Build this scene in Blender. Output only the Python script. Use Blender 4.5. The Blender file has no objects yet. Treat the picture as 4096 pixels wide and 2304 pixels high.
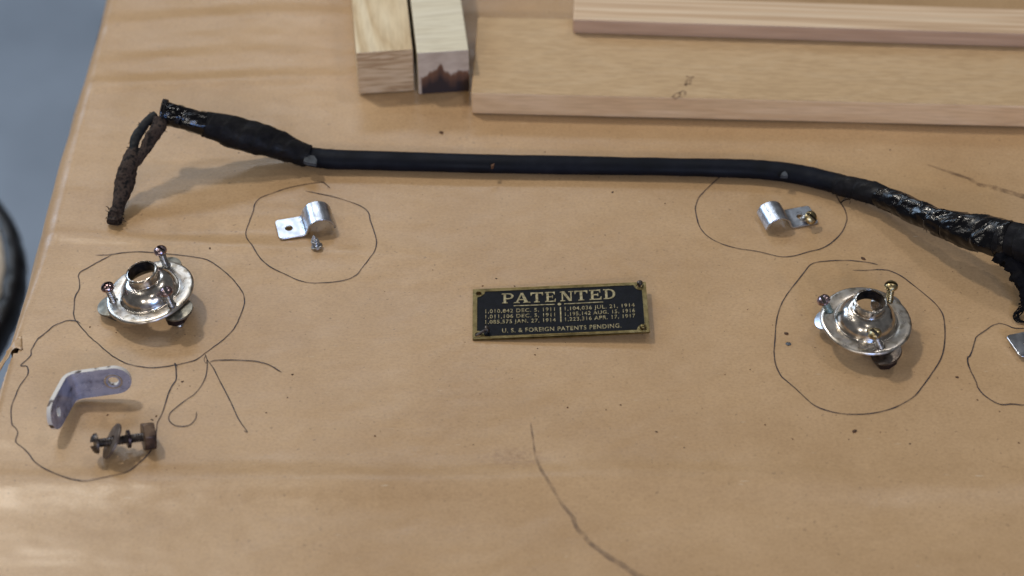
import bpy, bmesh, math, random
from mathutils import Vector, Matrix, noise
from mathutils.geometry import delaunay_2d_cdt
R = math.radians
C = bpy.context.scene.collection
sc = bpy.context.scene
rnd = random.Random(7)

# ------------------------------------------------------------------ camera
PITCH, DIST = R(43.0), 0.85
cam_d = bpy.data.cameras.new('camera'); cam = bpy.data.objects.new('camera', cam_d); C.objects.link(cam)
cam.location = (0, -DIST*math.cos(PITCH), DIST*math.sin(PITCH))
cam.rotation_euler = (math.pi/2-PITCH, 0, 0)
cam_d.sensor_width = 36; cam_d.lens = 70; cam_d.clip_start = 0.02; cam_d.clip_end = 50
cam_d.dof.use_dof = True; cam_d.dof.focus_distance = 0.842; cam_d.dof.aperture_fstop = 7.0
sc.camera = cam

# ------------------------------------------------------------------ world and lamps (indoor hall light)
w = bpy.data.worlds.new('World'); sc.world = w; w.use_nodes = True
w.node_tree.nodes['Background'].inputs[0].default_value = (0.95, 0.97, 1.0, 1)
w.node_tree.nodes['Background'].inputs[1].default_value = 0.11
def lamp(name, loc, target, power, col, size, size_y=None):
    d = bpy.data.lights.new(name, 'AREA'); d.energy = power*0.50; d.color = col
    d.shape = 'RECTANGLE' if size_y else 'DISK'; d.size = size
    if size_y: d.size_y = size_y
    o = bpy.data.objects.new(name, d); C.objects.link(o); o.location = loc
    o.rotation_euler = (Vector(target)-Vector(loc)).to_track_quat('-Z', 'Y').to_euler()
    return o
WARM = (1.0, 0.93, 0.82); NEUT = (1.0, 0.96, 0.91)
lamp('ceiling_lamp', (-0.80, 0.80, 1.75), (0, 0, 0), 30, WARM, 0.15)
lamp('ceiling_lamp', (1.1, 0.9, 2.9), (0, 0, 0), 19, NEUT, 0.24)
lamp('ceiling_lamp', (-2.2, -0.3, 2.9), (0, 0, 0), 11, WARM, 0.26)
lamp('ceiling_lamp', (0.2, -1.9, 2.8), (0, 0, 0), 8, WARM, 0.26)
for lx in (-2.0, 0.0, 1.9): lamp('ceiling_lamp', (lx, -4.1, 2.3), (0, 0, 0), 48, WARM, 0.26)
for gx in range(4):
    for gy in range(3):
        lamp('ceiling_spot', (-4.6+gx*0.85, 0.6+gy*0.95, 3.1), (-4.6+gx*0.85, 0.6+gy*0.95, 0), 4, NEUT, 0.11)
lamp('window_light', (0.9, -3.0, 1.25), (0, 0, 0), 58, (0.20, 0.42, 1.0), 0.7, 0.45)
lamp('window_light', (-3.0, 2.4, 1.6), (-0.7, 0.6, -0.7), 105, (0.54, 0.74, 1.0), 1.6, 1.2)
lamp('window_light', (-1.0, 3.8, 3.3), (0, 0, 0), 62, (0.76, 0.87, 1.0), 2.6, 0.5)
sc.view_settings.view_transform = 'Standard'; sc.view_settings.look = 'None'
sc.view_settings.exposure = 0.0; sc.view_settings.gamma = 1.0; sc.view_settings.use_curve_mapping = False
sc.cycles.max_bounces = 8

# ------------------------------------------------------------------ from a photograph pixel to the table
F = 70/36*4096
CL = Vector(cam.location)
FW = Vector((0, math.cos(PITCH), -math.sin(PITCH))); UP = Vector((0, math.sin(PITCH), math.cos(PITCH))); RT = Vector((1, 0, 0))
def ray(px, py): return FW + RT*((px-2048)/F) + UP*((1152-py)/F)
def P(px, py, z=0.0):
    d = ray(px, py); return CL + d*((z-CL.z)/d.z)
def PY(px, py, y):
    d = ray(px, py); return CL + d*((y-CL.y)/d.y)
MM = 0.001

# ------------------------------------------------------------------ object helpers
def tag(o, label=None, cat=None, group=None, kind=None):
    if label: o['label'] = label
    if cat: o['category'] = cat
    if group: o['group'] = group
    if kind: o['kind'] = kind
    return o
def thing(name, loc, label, cat, group=None, rot=None):
    o = bpy.data.objects.new(name, None); C.objects.link(o); o.empty_display_size = 0.01
    M = Matrix.Translation(loc)
    if rot is not None: M = M @ rot.to_4x4()
    o.matrix_world = M
    return tag(o, label, cat, group)
def obj(name, verts, faces, m, parent=None, smooth=None, world=True, bevel=0):
    """verts in world space when world, else in the parent's own frame"""
    me = bpy.data.meshes.new(name)
    if parent is not None and world:
        inv = full_matrix(parent).inverted(); verts = [inv @ Vector(v) for v in verts]
    me.from_pydata([tuple(v) for v in verts], [], faces); me.update()
    bm = bmesh.new(); bm.from_mesh(me); bmesh.ops.recalc_face_normals(bm, faces=bm.faces); bm.to_mesh(me); bm.free()
    if smooth is not None:
        me.polygons.foreach_set('use_smooth', [True]*len(me.polygons)); me.set_sharp_from_angle(angle=R(smooth))
    o = bpy.data.objects.new(name, me); C.objects.link(o); me.materials.append(m)
    if parent is not None: o.parent = parent
    if bevel:
        b = o.modifiers.new('edge', 'BEVEL'); b.width = bevel; b.segments = 2; b.limit_method = 'ANGLE'; b.angle_limit = R(40)
    return o
def full_matrix(o):
    return (full_matrix(o.parent) @ o.matrix_basis) if o.parent else o.matrix_basis.copy()
class MB:
    def __init__(s): s.v = []; s.f = []
    def add(s, vf):
        n = len(s.v); s.v += [Vector(p) for p in vf[0]]; s.f += [[i+n for i in f] for f in vf[1]]; return s
    def build(s, name, m, parent=None, **k): return obj(name, s.v, s.f, m, parent, **k)
def xf(vf, M): return [M @ Vector(v) for v in vf[0]], vf[1]
def frame(origin, zdir, xhint=(1, 0, 0)):
    z = Vector(zdir).normalized(); y = z.cross(Vector(xhint))
    if y.length < 1e-4: y = z.cross(Vector((0, 1, 0)))
    y.normalize(); x = y.cross(z)
    return Matrix.Translation(origin) @ Matrix((x, y, z)).transposed().to_4x4()
def lathe(prof, n=32, caps=True):
    v = []; f = []
    for r, z in prof:
        for k in range(n):
            a = 2*math.pi*k/n; v.append((r*math.cos(a), r*math.sin(a), z))
    for i in range(len(prof)-1):
        for k in range(n):
            k2 = (k+1) % n; f.append([i*n+k, i*n+k2, (i+1)*n+k2, (i+1)*n+k])
    if caps: f.append(list(range(n))[::-1]); f.append([(len(prof)-1)*n+k for k in range(n)])
    return v, f
def ringlathe(prof, n=32):
    v, f = lathe(prof, n, False); L = len(prof)
    for k in range(n): k2 = (k+1) % n; f.append([(L-1)*n+k, (L-1)*n+k2, k2, k])
    return v, f
def prism(poly, z0, z1):
    n = len(poly); v = [(x, y, z0) for x, y in poly]+[(x, y, z1) for x, y in poly]
    f = [list(range(n))[::-1], list(range(n, 2*n))]+[[i, (i+1) % n, n+(i+1) % n, n+i] for i in range(n)]
    return v, f
def box(x0, y0, z0, x1, y1, z1): return prism([(x0, y0), (x1, y0), (x1, y1), (x0, y1)], z0, z1)
def spline(pts, n):
    """Catmull-Rom through tuples of any length"""
    out = []; m = len(pts)
    for i in range(m-1):
        p0 = pts[max(i-1, 0)]; p1 = pts[i]; p2 = pts[i+1]; p3 = pts[min(i+2, m-1)]
        for k in range(n):
            t = k/n
            out.append(tuple(0.5*(2*b+(c-a)*t+(2*a-5*b+4*c-d)*t*t+(3*b-a-3*c+d)*t**3) for a, b, c, d in zip(p0, p1, p2, p3)))
    out.append(tuple(pts[-1])); return out
def tube(path, radf, n=16, flat=1.0, up=(0, 0, 1)):
    """path: points; radf(i, t, theta)->radius; flat squeezes across 'up'"""
    v = []; f = []; m = len(path)
    for i, p in enumerate(path):
        p = Vector(p); d = (Vector(path[min(i+1, m-1)])-Vector(path[max(i-1, 0)])).normalized()
        s = d.cross(Vector(up))
        if s.length < 1e-3: s = d.cross(Vector((0, 1, 0)))
        s.normalize(); u = s.cross(d)
        for k in range(n):
            a = 2*math.pi*k/n; r = radf(i, i/(m-1), a)
            v.append(p+s*(r*math.cos(a))+u*(r*flat*math.sin(a)))
    for i in range(m-1):
        for k in range(n):
            k2 = (k+1) % n; f.append([i*n+k, i*n+k2, (i+1)*n+k2, (i+1)*n+k])
    f.append(list(range(n))[::-1]); f.append([(m-1)*n+k for k in range(n)])
    return v, f
def circ(cx, cy, r, n=24, ry=None):
    return [(cx+r*math.cos(2*math.pi*k/n), cy+(ry or r)*math.sin(2*math.pi*k/n)) for k in range(n)]
def pip(x, y, poly):
    c = False; j = len(poly)-1
    for i in range(len(poly)):
        xi, yi = poly[i]; xj, yj = poly[j]
        if (yi > y) != (yj > y) and x < (xj-xi)*(y-yi)/(yj-yi)+xi: c = not c
        j = i
    return c
def rrect(x0, y0, x1, y1, r, n=5):
    out = []
    for cx, cy, a0 in ((x1-r, y1-r, 0), (x0+r, y1-r, 90), (x0+r, y0+r, 180), (x1-r, y0+r, 270)):
        for k in range(n+1): a = R(a0+90*k/n); out.append((cx+r*math.cos(a), cy+r*math.sin(a)))
    return out
def flatmap(x, y): return Vector((x, y, 0)), Vector((0, 0, 1))
def sheet(outline, holes, mapf, t, inner=()):
    """a metal sheet with holes, bent by mapf(x, y) -> point, normal; thickness t grows against the normal"""
    S = 1000.0
    pts = []; edges = []
    for loop in [outline]+list(holes):
        b = len(pts); pts += [Vector((x*S, y*S)) for x, y in loop]; n = len(loop)
        edges += [(b+i, b+(i+1) % n) for i in range(n)]
    for x, y in inner:
        if pip(x, y, outline) and not any(pip(x, y, h) for h in holes): pts.append(Vector((x*S, y*S)))
    vs, _, fs, *_ = delaunay_2d_cdt(pts, edges, [], 0, 1e-6)
    keep = []
    for f in fs:
        cx = sum(vs[i].x for i in f)/len(f)/S; cy = sum(vs[i].y for i in f)/len(f)/S
        if pip(cx, cy, outline) and not any(pip(cx, cy, h) for h in holes): keep.append(list(f))
    n = len(vs); top = []; bot = []
    for q in vs:
        p, nn = mapf(q.x/S, q.y/S); top.append(p); bot.append(p-nn*t)
    cnt = {}
    for f in keep:
        for a, b in zip(f, f[1:]+f[:1]): cnt[(a, b)] = 1
    faces = keep+[[i+n for i in f][::-1] for f in keep]
    for (a, b) in cnt:
        if (b, a) not in cnt: faces.append([b, a, a+n, b+n])
    return top+bot, faces
def grid(x0, y0, x1, y1, dx, dy):
    nx = max(1, int(round((x1-x0)/dx))); ny = max(1, int(round((y1-y0)/dy)))
    return [(x0+(x1-x0)*i/nx, y0+(y1-y0)*j/ny) for i in range(nx+1) for j in range(ny+1)]
def nz(x, y, z, s): return noise.noise(Vector((x*s, y*s, z*s)))

# ------------------------------------------------------------------ materials
def lin(r, g, b):
    f = lambda c: (c/255/12.92) if c <= 10 else ((c/255+0.055)/1.055)**2.4
    return (f(r), f(g), f(b), 1)
def mat(name, cols, rough=0.5, metal=0.0, scale=300, stretch=(1, 1, 1), detail=4, bump=0.0, bscale=None, bstretch=(1, 1, 1),
        rrange=0.0, spec=0.5, coat=0.0, lo=0.35, hi=0.65, alpha=None, sheen=0.0):
    m = bpy.data.materials.new(name); m.use_nodes = True; nt = m.node_tree; N = nt.nodes; L = nt.links
    b = N['Principled BSDF']; b.inputs['Metallic'].default_value = metal; b.inputs['Roughness'].default_value = rough
    b.inputs['Specular IOR Level'].default_value = spec; b.inputs['Coat Weight'].default_value = coat; b.inputs['Coat Roughness'].default_value = 0.15
    b.inputs['Sheen Weight'].default_value = sheen
    tc = N.new('ShaderNodeTexCoord'); mp = N.new('ShaderNodeMapping'); mp.inputs['Scale'].default_value = stretch
    L.new(tc.outputs['Object'], mp.inputs[0])
    n1 = N.new('ShaderNodeTexNoise'); n1.inputs['Scale'].default_value = scale; n1.inputs['Detail'].default_value = detail
    L.new(mp.outputs[0], n1.inputs['Vector'])
    cr = N.new('ShaderNodeValToRGB'); L.new(n1.outputs['Fac'], cr.inputs[0])
    e = cr.color_ramp.elements; e[0].position = lo; e[1].position = hi; e[0].color = cols[0]; e[1].color = cols[-1]
    for i, c in enumerate(cols[1:-1]): q = e.new(lo+(hi-lo)*(i+1)/(len(cols)-1)); q.color = c
    L.new(cr.outputs[0], b.inputs['Base Color'])
    if rrange:
        mr = N.new('ShaderNodeMapRange'); mr.inputs[1].default_value = 0.3; mr.inputs[2].default_value = 0.7
        mr.inputs[3].default_value = rough-rrange; mr.inputs[4].default_value = rough+rrange
        n3 = N.new('ShaderNodeTexNoise'); n3.inputs['Scale'].default_value = scale*0.6; n3.inputs['Detail'].default_value = 5
        L.new(mp.outputs[0], n3.inputs['Vector']); L.new(n3.outputs['Fac'], mr.inputs[0]); L.new(mr.outputs[0], b.inputs['Roughness'])
    if bump:
        mp2 = N.new('ShaderNodeMapping'); mp2.inputs['Scale'].default_value = bstretch; L.new(tc.outputs['Object'], mp2.inputs[0])
        n2 = N.new('ShaderNodeTexNoise'); n2.inputs['Scale'].default_value = bscale or scale*2; n2.inputs['Detail'].default_value = 5
        L.new(mp2.outputs[0], n2.inputs['Vector'])
        bp = N.new('ShaderNodeBump'); bp.inputs['Strength'].default_value = 1.0; bp.inputs['Distance'].default_value = bump
        L.new(n2.outputs['Fac'], bp.inputs['Height']); L.new(bp.outputs[0], b.inputs['Normal'])
    if alpha:
        na = N.new('ShaderNodeTexNoise'); na.inputs['Scale'].default_value = alpha[0]; na.inputs['Detail'].default_value = 6
        L.new(tc.outputs['Object'], na.inputs['Vector'])
        ma = N.new('ShaderNodeMapRange'); ma.inputs[1].default_value = alpha[1]; ma.inputs[2].default_value = alpha[2]
        ma.inputs[3].default_value = alpha[3]; ma.inputs[4].default_value = alpha[4]
        L.new(na.outputs['Fac'], ma.inputs[0]); L.new(ma.outputs[0], b.inputs['Alpha'])
    return m

def paper_material():
    m = bpy.data.materials.new('kraft_paper'); m.use_nodes = True; nt = m.node_tree; N = nt.nodes; L = nt.links
    b = N['Principled BSDF']; b.inputs['Specular IOR Level'].default_value = 0.42
    tc = N.new('ShaderNodeTexCoord')
    def nse(scale, st, detail=4, rough=0.55):
        mp = N.new('ShaderNodeMapping'); mp.inputs['Scale'].default_value = st; L.new(tc.outputs['Object'], mp.inputs[0])
        n = N.new('ShaderNodeTexNoise'); n.inputs['Scale'].default_value = scale; n.inputs['Detail'].default_value = detail; n.inputs['Roughness'].default_value = rough
        L.new(mp.outputs[0], n.inputs['Vector']); return n.outputs['Fac']
    def ramp(src, stops):
        r = N.new('ShaderNodeValToRGB'); L.new(src, r.inputs[0]); e = r.color_ramp.elements
        e[0].position, e[0].color = stops[0]; e[1].position, e[1].color = stops[-1]
        for p, c in stops[1:-1]: q = e.new(p); q.color = c
        return r.outputs[0]
    def mix(a, b_, f, mode='MIX'):
        x = N.new('ShaderNodeMix'); x.data_type = 'RGBA'; x.blend_type = mode
        if isinstance(f, float): x.inputs[0].default_value = f
        else: L.new(f, x.inputs[0])
        for s, v in ((6, a), (7, b_)):
            if isinstance(v, tuple): x.inputs[s].default_value = v
            else: L.new(v, x.inputs[s])
        return x.outputs[2]
    base = ramp(nse(17, (0.8, 1.15, 1), 3), [(0.3, lin(169, 137, 100)), (0.5, lin(176, 144, 106)), (0.7, lin(183, 151, 113))])
    fine = ramp(nse(900, (0.8, 1.1, 1), 6, 0.7), [(0.3, (0.80, 0.78, 0.76, 1)), (0.5, (1, 1, 1, 1)), (0.72, (1.14, 1.15, 1.17, 1))])
    col = mix(base, fine, 0.8, 'MULTIPLY')
    mid = ramp(nse(150, (0.9, 1.2, 1), 4), [(0.33, (0.90, 0.885, 0.86, 1)), (0.6, (1.03, 1.03, 1.03, 1))])
    col = mix(col, mid, 0.32, 'MULTIPLY')
    dots = ramp(nse(520, (1, 1, 1), 1), [(0.715, (0, 0, 0, 1)), (0.76, (1, 1, 1, 1))])
    col = mix(col, lin(84, 68, 50), mix((0, 0, 0, 1), dots, 0.4))
    hair = ramp(nse(330, (0.35, 3.5, 1), 2), [(0.735, (0, 0, 0, 1)), (0.79, (1, 1, 1, 1))])
    col = mix(col, lin(216, 204, 184), mix((0, 0, 0, 1), hair, 0.5))
    # the rubbed brown stain beside the pencil line
    s = P(2055, 1835)
    vd = N.new('ShaderNodeVectorMath'); vd.operation = 'SUBTRACT'; L.new(tc.outputs['Object'], vd.inputs[0]); vd.inputs[1].default_value = s
    vm = N.new('ShaderNodeVectorMath'); vm.operation = 'MULTIPLY'; L.new(vd.outputs[0], vm.inputs[0]); vm.inputs[1].default_value = (60, 130, 0)
    vl = N.new('ShaderNodeVectorMath'); vl.operation = 'LENGTH'; L.new(vm.outputs[0], vl.inputs[0])
    st = ramp(vl.outputs['Value'], [(0.0, (1, 1, 1, 1)), (0.95, (0, 0, 0, 1))])
    sn = ramp(nse(420, (1, 1, 1), 6, 0.7), [(0.42, (0, 0, 0, 1)), (0.68, (0.8, 0.8, 0.8, 1))])
    col = mix(col, lin(120, 84, 58), mix(st, sn, 1.0, 'MULTIPLY'))
    L.new(col, b.inputs['Base Color'])
    rr = N.new('ShaderNodeMapRange'); L.new(nse(40, (0.8, 1.2, 1), 4), rr.inputs[0]); rr.inputs[1].default_value = 0.3; rr.inputs[2].default_value = 0.7
    rr.inputs[3].default_value = 0.29; rr.inputs[4].default_value = 0.40; L.new(rr.outputs[0], b.inputs['Roughness'])
    bp1 = N.new('ShaderNodeBump'); bp1.inputs['Distance'].default_value = 0.0010; L.new(nse(38, (0.75, 1.25, 1), 2), bp1.inputs['Height'])
    bp2 = N.new('ShaderNodeBump'); bp2.inputs['Distance'].default_value = 0.00005; L.new(nse(1300, (0.6, 1.2, 1), 4), bp2.inputs['Height'])
    L.new(bp1.outputs[0], bp2.inputs['Normal']); L.new(bp2.outputs[0], b.inputs['Normal'])
    return m

def wood(name, c0, c1, c2, along, scale=90, squash=0.06, rough=0.55):
    """grain running along a local axis: 'x' or 'y'"""
    m = bpy.data.materials.new(name); m.use_nodes = True; nt = m.node_tree; N = nt.nodes; L = nt.links
    b = N['Principled BSDF']; b.inputs['Roughness'].default_value = rough; b.inputs['Specular IOR Level'].default_value = 0.3
    tc = N.new('ShaderNodeTexCoord'); mp = N.new('ShaderNodeMapping'); L.new(tc.outputs['Object'], mp.inputs[0])
    mp.inputs['Scale'].default_value = {'x': (squash, 1, 1.2), 'y': (1, squash, 1.2)}[along]
    n = N.new('ShaderNodeTexNoise'); n.inputs['Scale'].default_value = scale; n.inputs['Detail'].default_value = 3; n.inputs['Distortion'].default_value = 0.6
    L.new(mp.outputs[0], n.inputs['Vector'])
    wv = N.new('ShaderNodeMath'); wv.operation = 'MULTIPLY'; wv.inputs[1].default_value = 9; L.new(n.outputs['Fac'], wv.inputs[0])
    fr = N.new('ShaderNodeMath'); fr.operation = 'PINGPONG'; fr.inputs[1].default_value = 1; L.new(wv.outputs[0], fr.inputs[0])
    cr = N.new('ShaderNodeValToRGB'); L.new(fr.outputs[0], cr.inputs[0]); e = cr.color_ramp.elements
    e[0].color = c0; e[0].position = 0.05; e[1].color = c2; e[1].position = 0.95; q = e.new(0.55); q.color = c1
    n2 = N.new('ShaderNodeTexNoise'); n2.inputs['Scale'].default_value = 700; n2.inputs['Detail'].default_value = 3; L.new(mp.outputs[0], n2.inputs['Vector'])
    cr2 = N.new('ShaderNodeValToRGB'); L.new(n2.outputs['Fac'], cr2.inputs[0]); cr2.color_ramp.elements[0].color = (0.82, 0.8, 0.78, 1); cr2.color_ramp.elements[0].position = 0.35; cr2.color_ramp.elements[1].position = 0.6
    mx = N.new('ShaderNodeMix'); mx.data_type = 'RGBA'; mx.blend_type = 'MULTIPLY'; mx.inputs[0].default_value = 0.7
    L.new(cr.outputs[0], mx.inputs[6]); L.new(cr2.outputs[0], mx.inputs[7]); L.new(mx.outputs[2], b.inputs['Base Color'])
    bp = N.new('ShaderNodeBump'); bp.inputs['Distance'].default_value = 0.0001; L.new(n2.outputs['Fac'], bp.inputs['Height']); L.new(bp.outputs[0], b.inputs['Normal'])
    return m

M = {}
M['paper'] = paper_material()
M['torn'] = mat('torn_paper', [lin(170, 132, 92), lin(222, 200, 170)], 0.9, scale=500, bump=0.0002, bscale=900)
M['ink'] = mat('pen_ink', [lin(26, 24, 34), lin(58, 52, 60)], 0.55, scale=500, spec=0.3, alpha=(140, 0.3, 0.62, 0.45, 1.0))
M['ink_faint'] = mat('faint_pen_ink', [lin(60, 52, 52), lin(84, 74, 70)], 0.6, scale=500, spec=0.2, alpha=(900, 0.3, 0.6, 0.35, 0.8))
M['pencil'] = mat('pencil_graphite', [lin(84, 72, 70), lin(104, 90, 84)], 0.6, scale=300, spec=0.2, alpha=(200, 0.25, 0.75, 0.0, 0.5))
M['smear'] = mat('dark_smear', [lin(74, 56, 48), lin(104, 80, 66)], 0.7, scale=300, spec=0.2, alpha=(220, 0.30, 0.72, 0.0, 0.5))
M['smudge'] = mat('faint_smudge', [lin(110, 88, 70), lin(130, 104, 82)], 0.7, scale=300, spec=0.2, alpha=(260, 0.3, 0.7, 0.1, 0.5))
M['crumb'] = mat('dirt_crumb', [lin(40, 28, 20), lin(96, 62, 36)], 0.8, scale=200)
M['flake'] = mat('grey_flake', [lin(50, 54, 60), lin(104, 110, 118)], 0.5, metal=0.4, scale=900)
M['floor'] = mat('concrete_floor', [lin(116, 126, 139), lin(144, 155, 170)], 0.5, scale=4.5, detail=6, lo=0.3, hi=0.7, bump=0.001, bscale=20, spec=0.4)  # grey floor; the blue of the daylight is tinted into its colour
M['dark_wood'] = wood('dark_table_wood', lin(60, 36, 22), lin(84, 52, 32), lin(50, 30, 20), 'y')
M['block_pale'] = wood('pale_pine', lin(196, 172, 134), lin(212, 192, 156), lin(218, 201, 168), 'y', 50, 0.13)
M['block_pale2'] = wood('pale_basswood', lin(210, 200, 174), lin(212, 203, 178), lin(214, 205, 181), 'x', 60, 0.12)
M['end_grain'] = wood('pine_end_grain', lin(178, 146, 110), lin(206, 178, 142), lin(212, 186, 152), 'x', 260, 0.10)
M['board'] = wood('tan_board', lin(184, 155, 117), lin(187, 158, 120), lin(189, 161, 124), 'x', 90, 0.2)
M['board_edge'] = wood('reddish_board_edge', lin(218, 182, 140), lin(224, 190, 148), lin(229, 196, 156), 'x', 60, 0.1)
M['strip'] = wood('striped_strip', lin(188, 158, 126), lin(206, 178, 146), lin(212, 188, 158), 'x', 110, 0.02)
M['strip_edge'] = wood('dull_strip_edge', lin(184, 152, 126), lin(190, 158, 132), lin(196, 164, 138), 'x', 60, 0.05)
M['stain'] = mat('dark_brown_stain', [lin(34, 24, 22), lin(84, 56, 44)], 0.6, scale=110, stretch=(0.5, 1, 1.5))
M['chrome'] = mat('worn_nickel', [lin(178, 171, 163), lin(214, 207, 199)], 0.20, 1.0, scale=420, bump=0.00002, bscale=500, rrange=0.07)
M['rim'] = mat('worn_nickel_rim', [lin(150, 140, 126), lin(200, 193, 184), lin(188, 184, 180)], 0.32, 1.0, scale=260, bump=0.00003, bscale=900, rrange=0.09)
M['collar_in'] = mat('dark_tarnish', [lin(30, 34, 42), lin(66, 64, 66)], 0.4, 0.8, scale=500)
M['steel'] = mat('dull_zinc', [lin(172, 175, 182), lin(206, 209, 216)], 0.31, 1.0, scale=300, bump=0.000012, bscale=900, rrange=0.06)
M['washer'] = mat('grey_washer', [lin(96, 94, 86), lin(138, 134, 124)], 0.5, 0.85, scale=350, bump=0.00006, bscale=800, rrange=0.1)
M['brass'] = mat('aged_brass', [lin(128, 112, 82), lin(196, 178, 136)], 0.33, 1.0, scale=520, rrange=0.1, bump=0.00005, bscale=900)
M['copper_head'] = mat('tarnished_copper', [lin(110, 84, 84), lin(184, 164, 168)], 0.25, 1.0, scale=700, rrange=0.1)
M['screw_grey'] = mat('oxidised_screw', [lin(120, 116, 113), lin(188, 186, 183)], 0.36, 0.95, scale=600, rrange=0.1)
M['screw_green'] = mat('verdigris_screw', [lin(88, 108, 106), lin(150, 164, 160)], 0.5, 0.6, scale=700, rrange=0.1)
M['iron'] = mat('dark_iron', [lin(52, 46, 44), lin(104, 96, 90)], 0.42, 0.85, scale=420, bump=0.0001, bscale=900, rrange=0.1)
M['dull_iron'] = mat('dull_brown_iron', [lin(84, 72, 64), lin(128, 116, 106)], 0.5, 0.6, scale=300, bump=0.00008, bscale=700, rrange=0.1)
M['rust'] = mat('brown_rusty_iron', [lin(38, 27, 22), lin(72, 52, 40), lin(98, 78, 60)], 0.38, 0.35, scale=260, bump=0.00012, bscale=700, rrange=0.1)
M['darknut'] = mat('blackened_nut', [lin(30, 26, 34), lin(70, 58, 58)], 0.32, 0.8, scale=420, rrange=0.1)
M['slot'] = mat('dark_slot_floor', [lin(22, 18, 16), lin(46, 36, 30)], 0.8, scale=900)
M['white_paint'] = mat('chipped_pale_paint', [lin(50, 44, 42), lin(128, 132, 154), lin(150, 155, 178), lin(166, 170, 192)], 0.27, 0.45, scale=200, detail=8, lo=0.26, hi=0.52, rrange=0.1, bump=0.0001, bscale=420, spec=0.6)
M['chip_edge'] = mat('chipped_paint_edge', [lin(64, 46, 36), lin(200, 196, 190)], 0.5, 0.0, scale=330, detail=4, lo=0.37, hi=0.44, stretch=(0.5, 1, 1))
M['plate_brass'] = mat('tarnished_plate_brass', [lin(86, 75, 48), lin(112, 98, 64), lin(128, 114, 78)], 0.42, 0.9, scale=260, rrange=0.1, bump=0.00005, bscale=900, lo=0.3, hi=0.7)
M['letters'] = mat('letter_brass', [lin(112, 102, 76), lin(160, 148, 116)], 0.45, 0.85, scale=700, rrange=0.08)
M['enamel'] = mat('navy_enamel', [lin(3, 5, 10), lin(6, 8, 16), lin(8, 10, 19)], 0.50, 0.0, scale=420, bump=0.00008, bscale=1500, spec=0.13, rrange=0.08)
M['cable'] = mat('navy_black_rubber', [lin(5, 8, 16), lin(9, 13, 23), lin(19, 22, 31)], 0.58, 0.0, scale=90, detail=7, lo=0.35, hi=0.75, bump=0.0001, bscale=900, spec=0.14, rrange=0.1)
M['tape'] = mat('tarry_tape', [lin(3, 3, 6), lin(8, 7, 11)], 0.21, 0.0, scale=130, bump=0.00042, bscale=260, spec=0.36, rrange=0.12)
M['cloth_tape'] = mat('matt_black_tape', [lin(8, 8, 11), lin(18, 17, 21)], 0.62, 0.0, scale=320, bump=0.0003, bscale=420, spec=0.18, rrange=0.2)
M['cloth'] = mat('brown_cloth_insulation', [lin(17, 15, 15), lin(66, 54, 47), lin(28, 24, 22)], 0.85, 0.0, scale=380, bump=0.0005, bscale=700, spec=0.2)
M['wire'] = mat('dark_wire_insulation', [lin(12, 15, 18), lin(38, 37, 35)], 0.7, 0.0, scale=420, bump=0.0003, bscale=800, spec=0.3)
M['thread'] = mat('black_thread', [lin(5, 5, 8), lin(16, 15, 18)], 0.8, scale=300, spec=0.12)
M['patch'] = mat('grey_patch', [lin(42, 46, 52), lin(66, 70, 75)], 0.8, scale=420)
M['vinyl'] = mat('black_vinyl', [lin(12, 13, 17), lin(22, 23, 28)], 0.33, scale=60, bump=0.0009, bscale=70, spec=0.5)
M['cream'] = mat('cream_fabric', [lin(206, 194, 180), lin(226, 216, 204)], 0.9, scale=160, bump=0.0008, bscale=300, sheen=0.3)

# ------------------------------------------------------------------ setting: floor, table, paper
FLOOR_Z = -0.74
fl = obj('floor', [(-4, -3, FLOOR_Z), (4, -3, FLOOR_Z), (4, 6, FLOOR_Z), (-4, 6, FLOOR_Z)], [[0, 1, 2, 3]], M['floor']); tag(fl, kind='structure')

XE = P(205, 830, -0.008).x            # outermost line of the fold along the left side
RADM = 0.0095
def RAD(y): t = min(1, max(0, (y+0.045)/0.09)); return 0.0028+(RADM-0.0028)*t*t*(3-2*t)
YT = P(80, 1352).y                    # where the paper is torn
Y0, Y1, X1 = -0.40, 0.62, 0.62
def hgt(x, y):
    """low ripples of the laid paper"""
    lf = max(0.0, min(1.0, (0.02-x)/0.16))
    q = 0.00016*math.sin(y*120+x*9+1.6*nz(x, y, 0, 9))*(0.5+0.5*nz(x, y, 3, 6))
    near = math.exp(-((y-P(2048, 1930).y-0.004*nz(x, 0, 4, 9))/0.0085)**2)*0.0027*max(0.3, 0.9-abs(x+0.05)*2.0)
    ph = y*175+1.5*math.sin(x*14)+2.2*nz(x*0.5, y*0.6, 1, 14)
    left = (0.25+0.75*lf)*max(0.0, min(1.0, (y+0.03)/0.05))*0.00062*(math.sin(ph)+0.5*math.sin(ph*1.9+1))*max(0.0, 0.35+nz(x*0.8, y, 5, 12))
    c1 = math.exp(-((y-P(2048, 925).y+0.10*(x+0.22))/0.0035)**2)*0.0009*lf+math.exp(-((y-P(2048, 340).y-0.06*(x+0.2))/0.005)**2)*0.0012*lf
    left += c1
    r = 0.0005*nz(x*0.8, y*1.3, 0.5, 20)
    return q+near+left+r
def zt(x, y): return hgt(x, y)
tb = thing('work_table', (0.05, 0.1, FLOOR_Z), 'dark wooden work table covered with brown kraft paper', 'table')
tx0 = XE+0.0012
obj('table_top', *box(tx0, Y0+0.01, -0.045, X1-0.01, Y1-0.01, -0.0042), M['dark_wood'], tb, bevel=0.003)
for lx in (tx0+0.05, X1-0.09):
    for ly in (Y0+0.06, Y1-0.09):
        obj('leg', *box(lx, ly, FLOOR_Z, lx+0.05, ly+0.05, -0.0452), M['dark_wood'], tb, bevel=0.003)
obj('apron', *box(tx0+0.03, Y0+0.04, -0.125, X1-0.04, Y0+0.0598, -0.0452), M['dark_wood'], tb)
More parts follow.
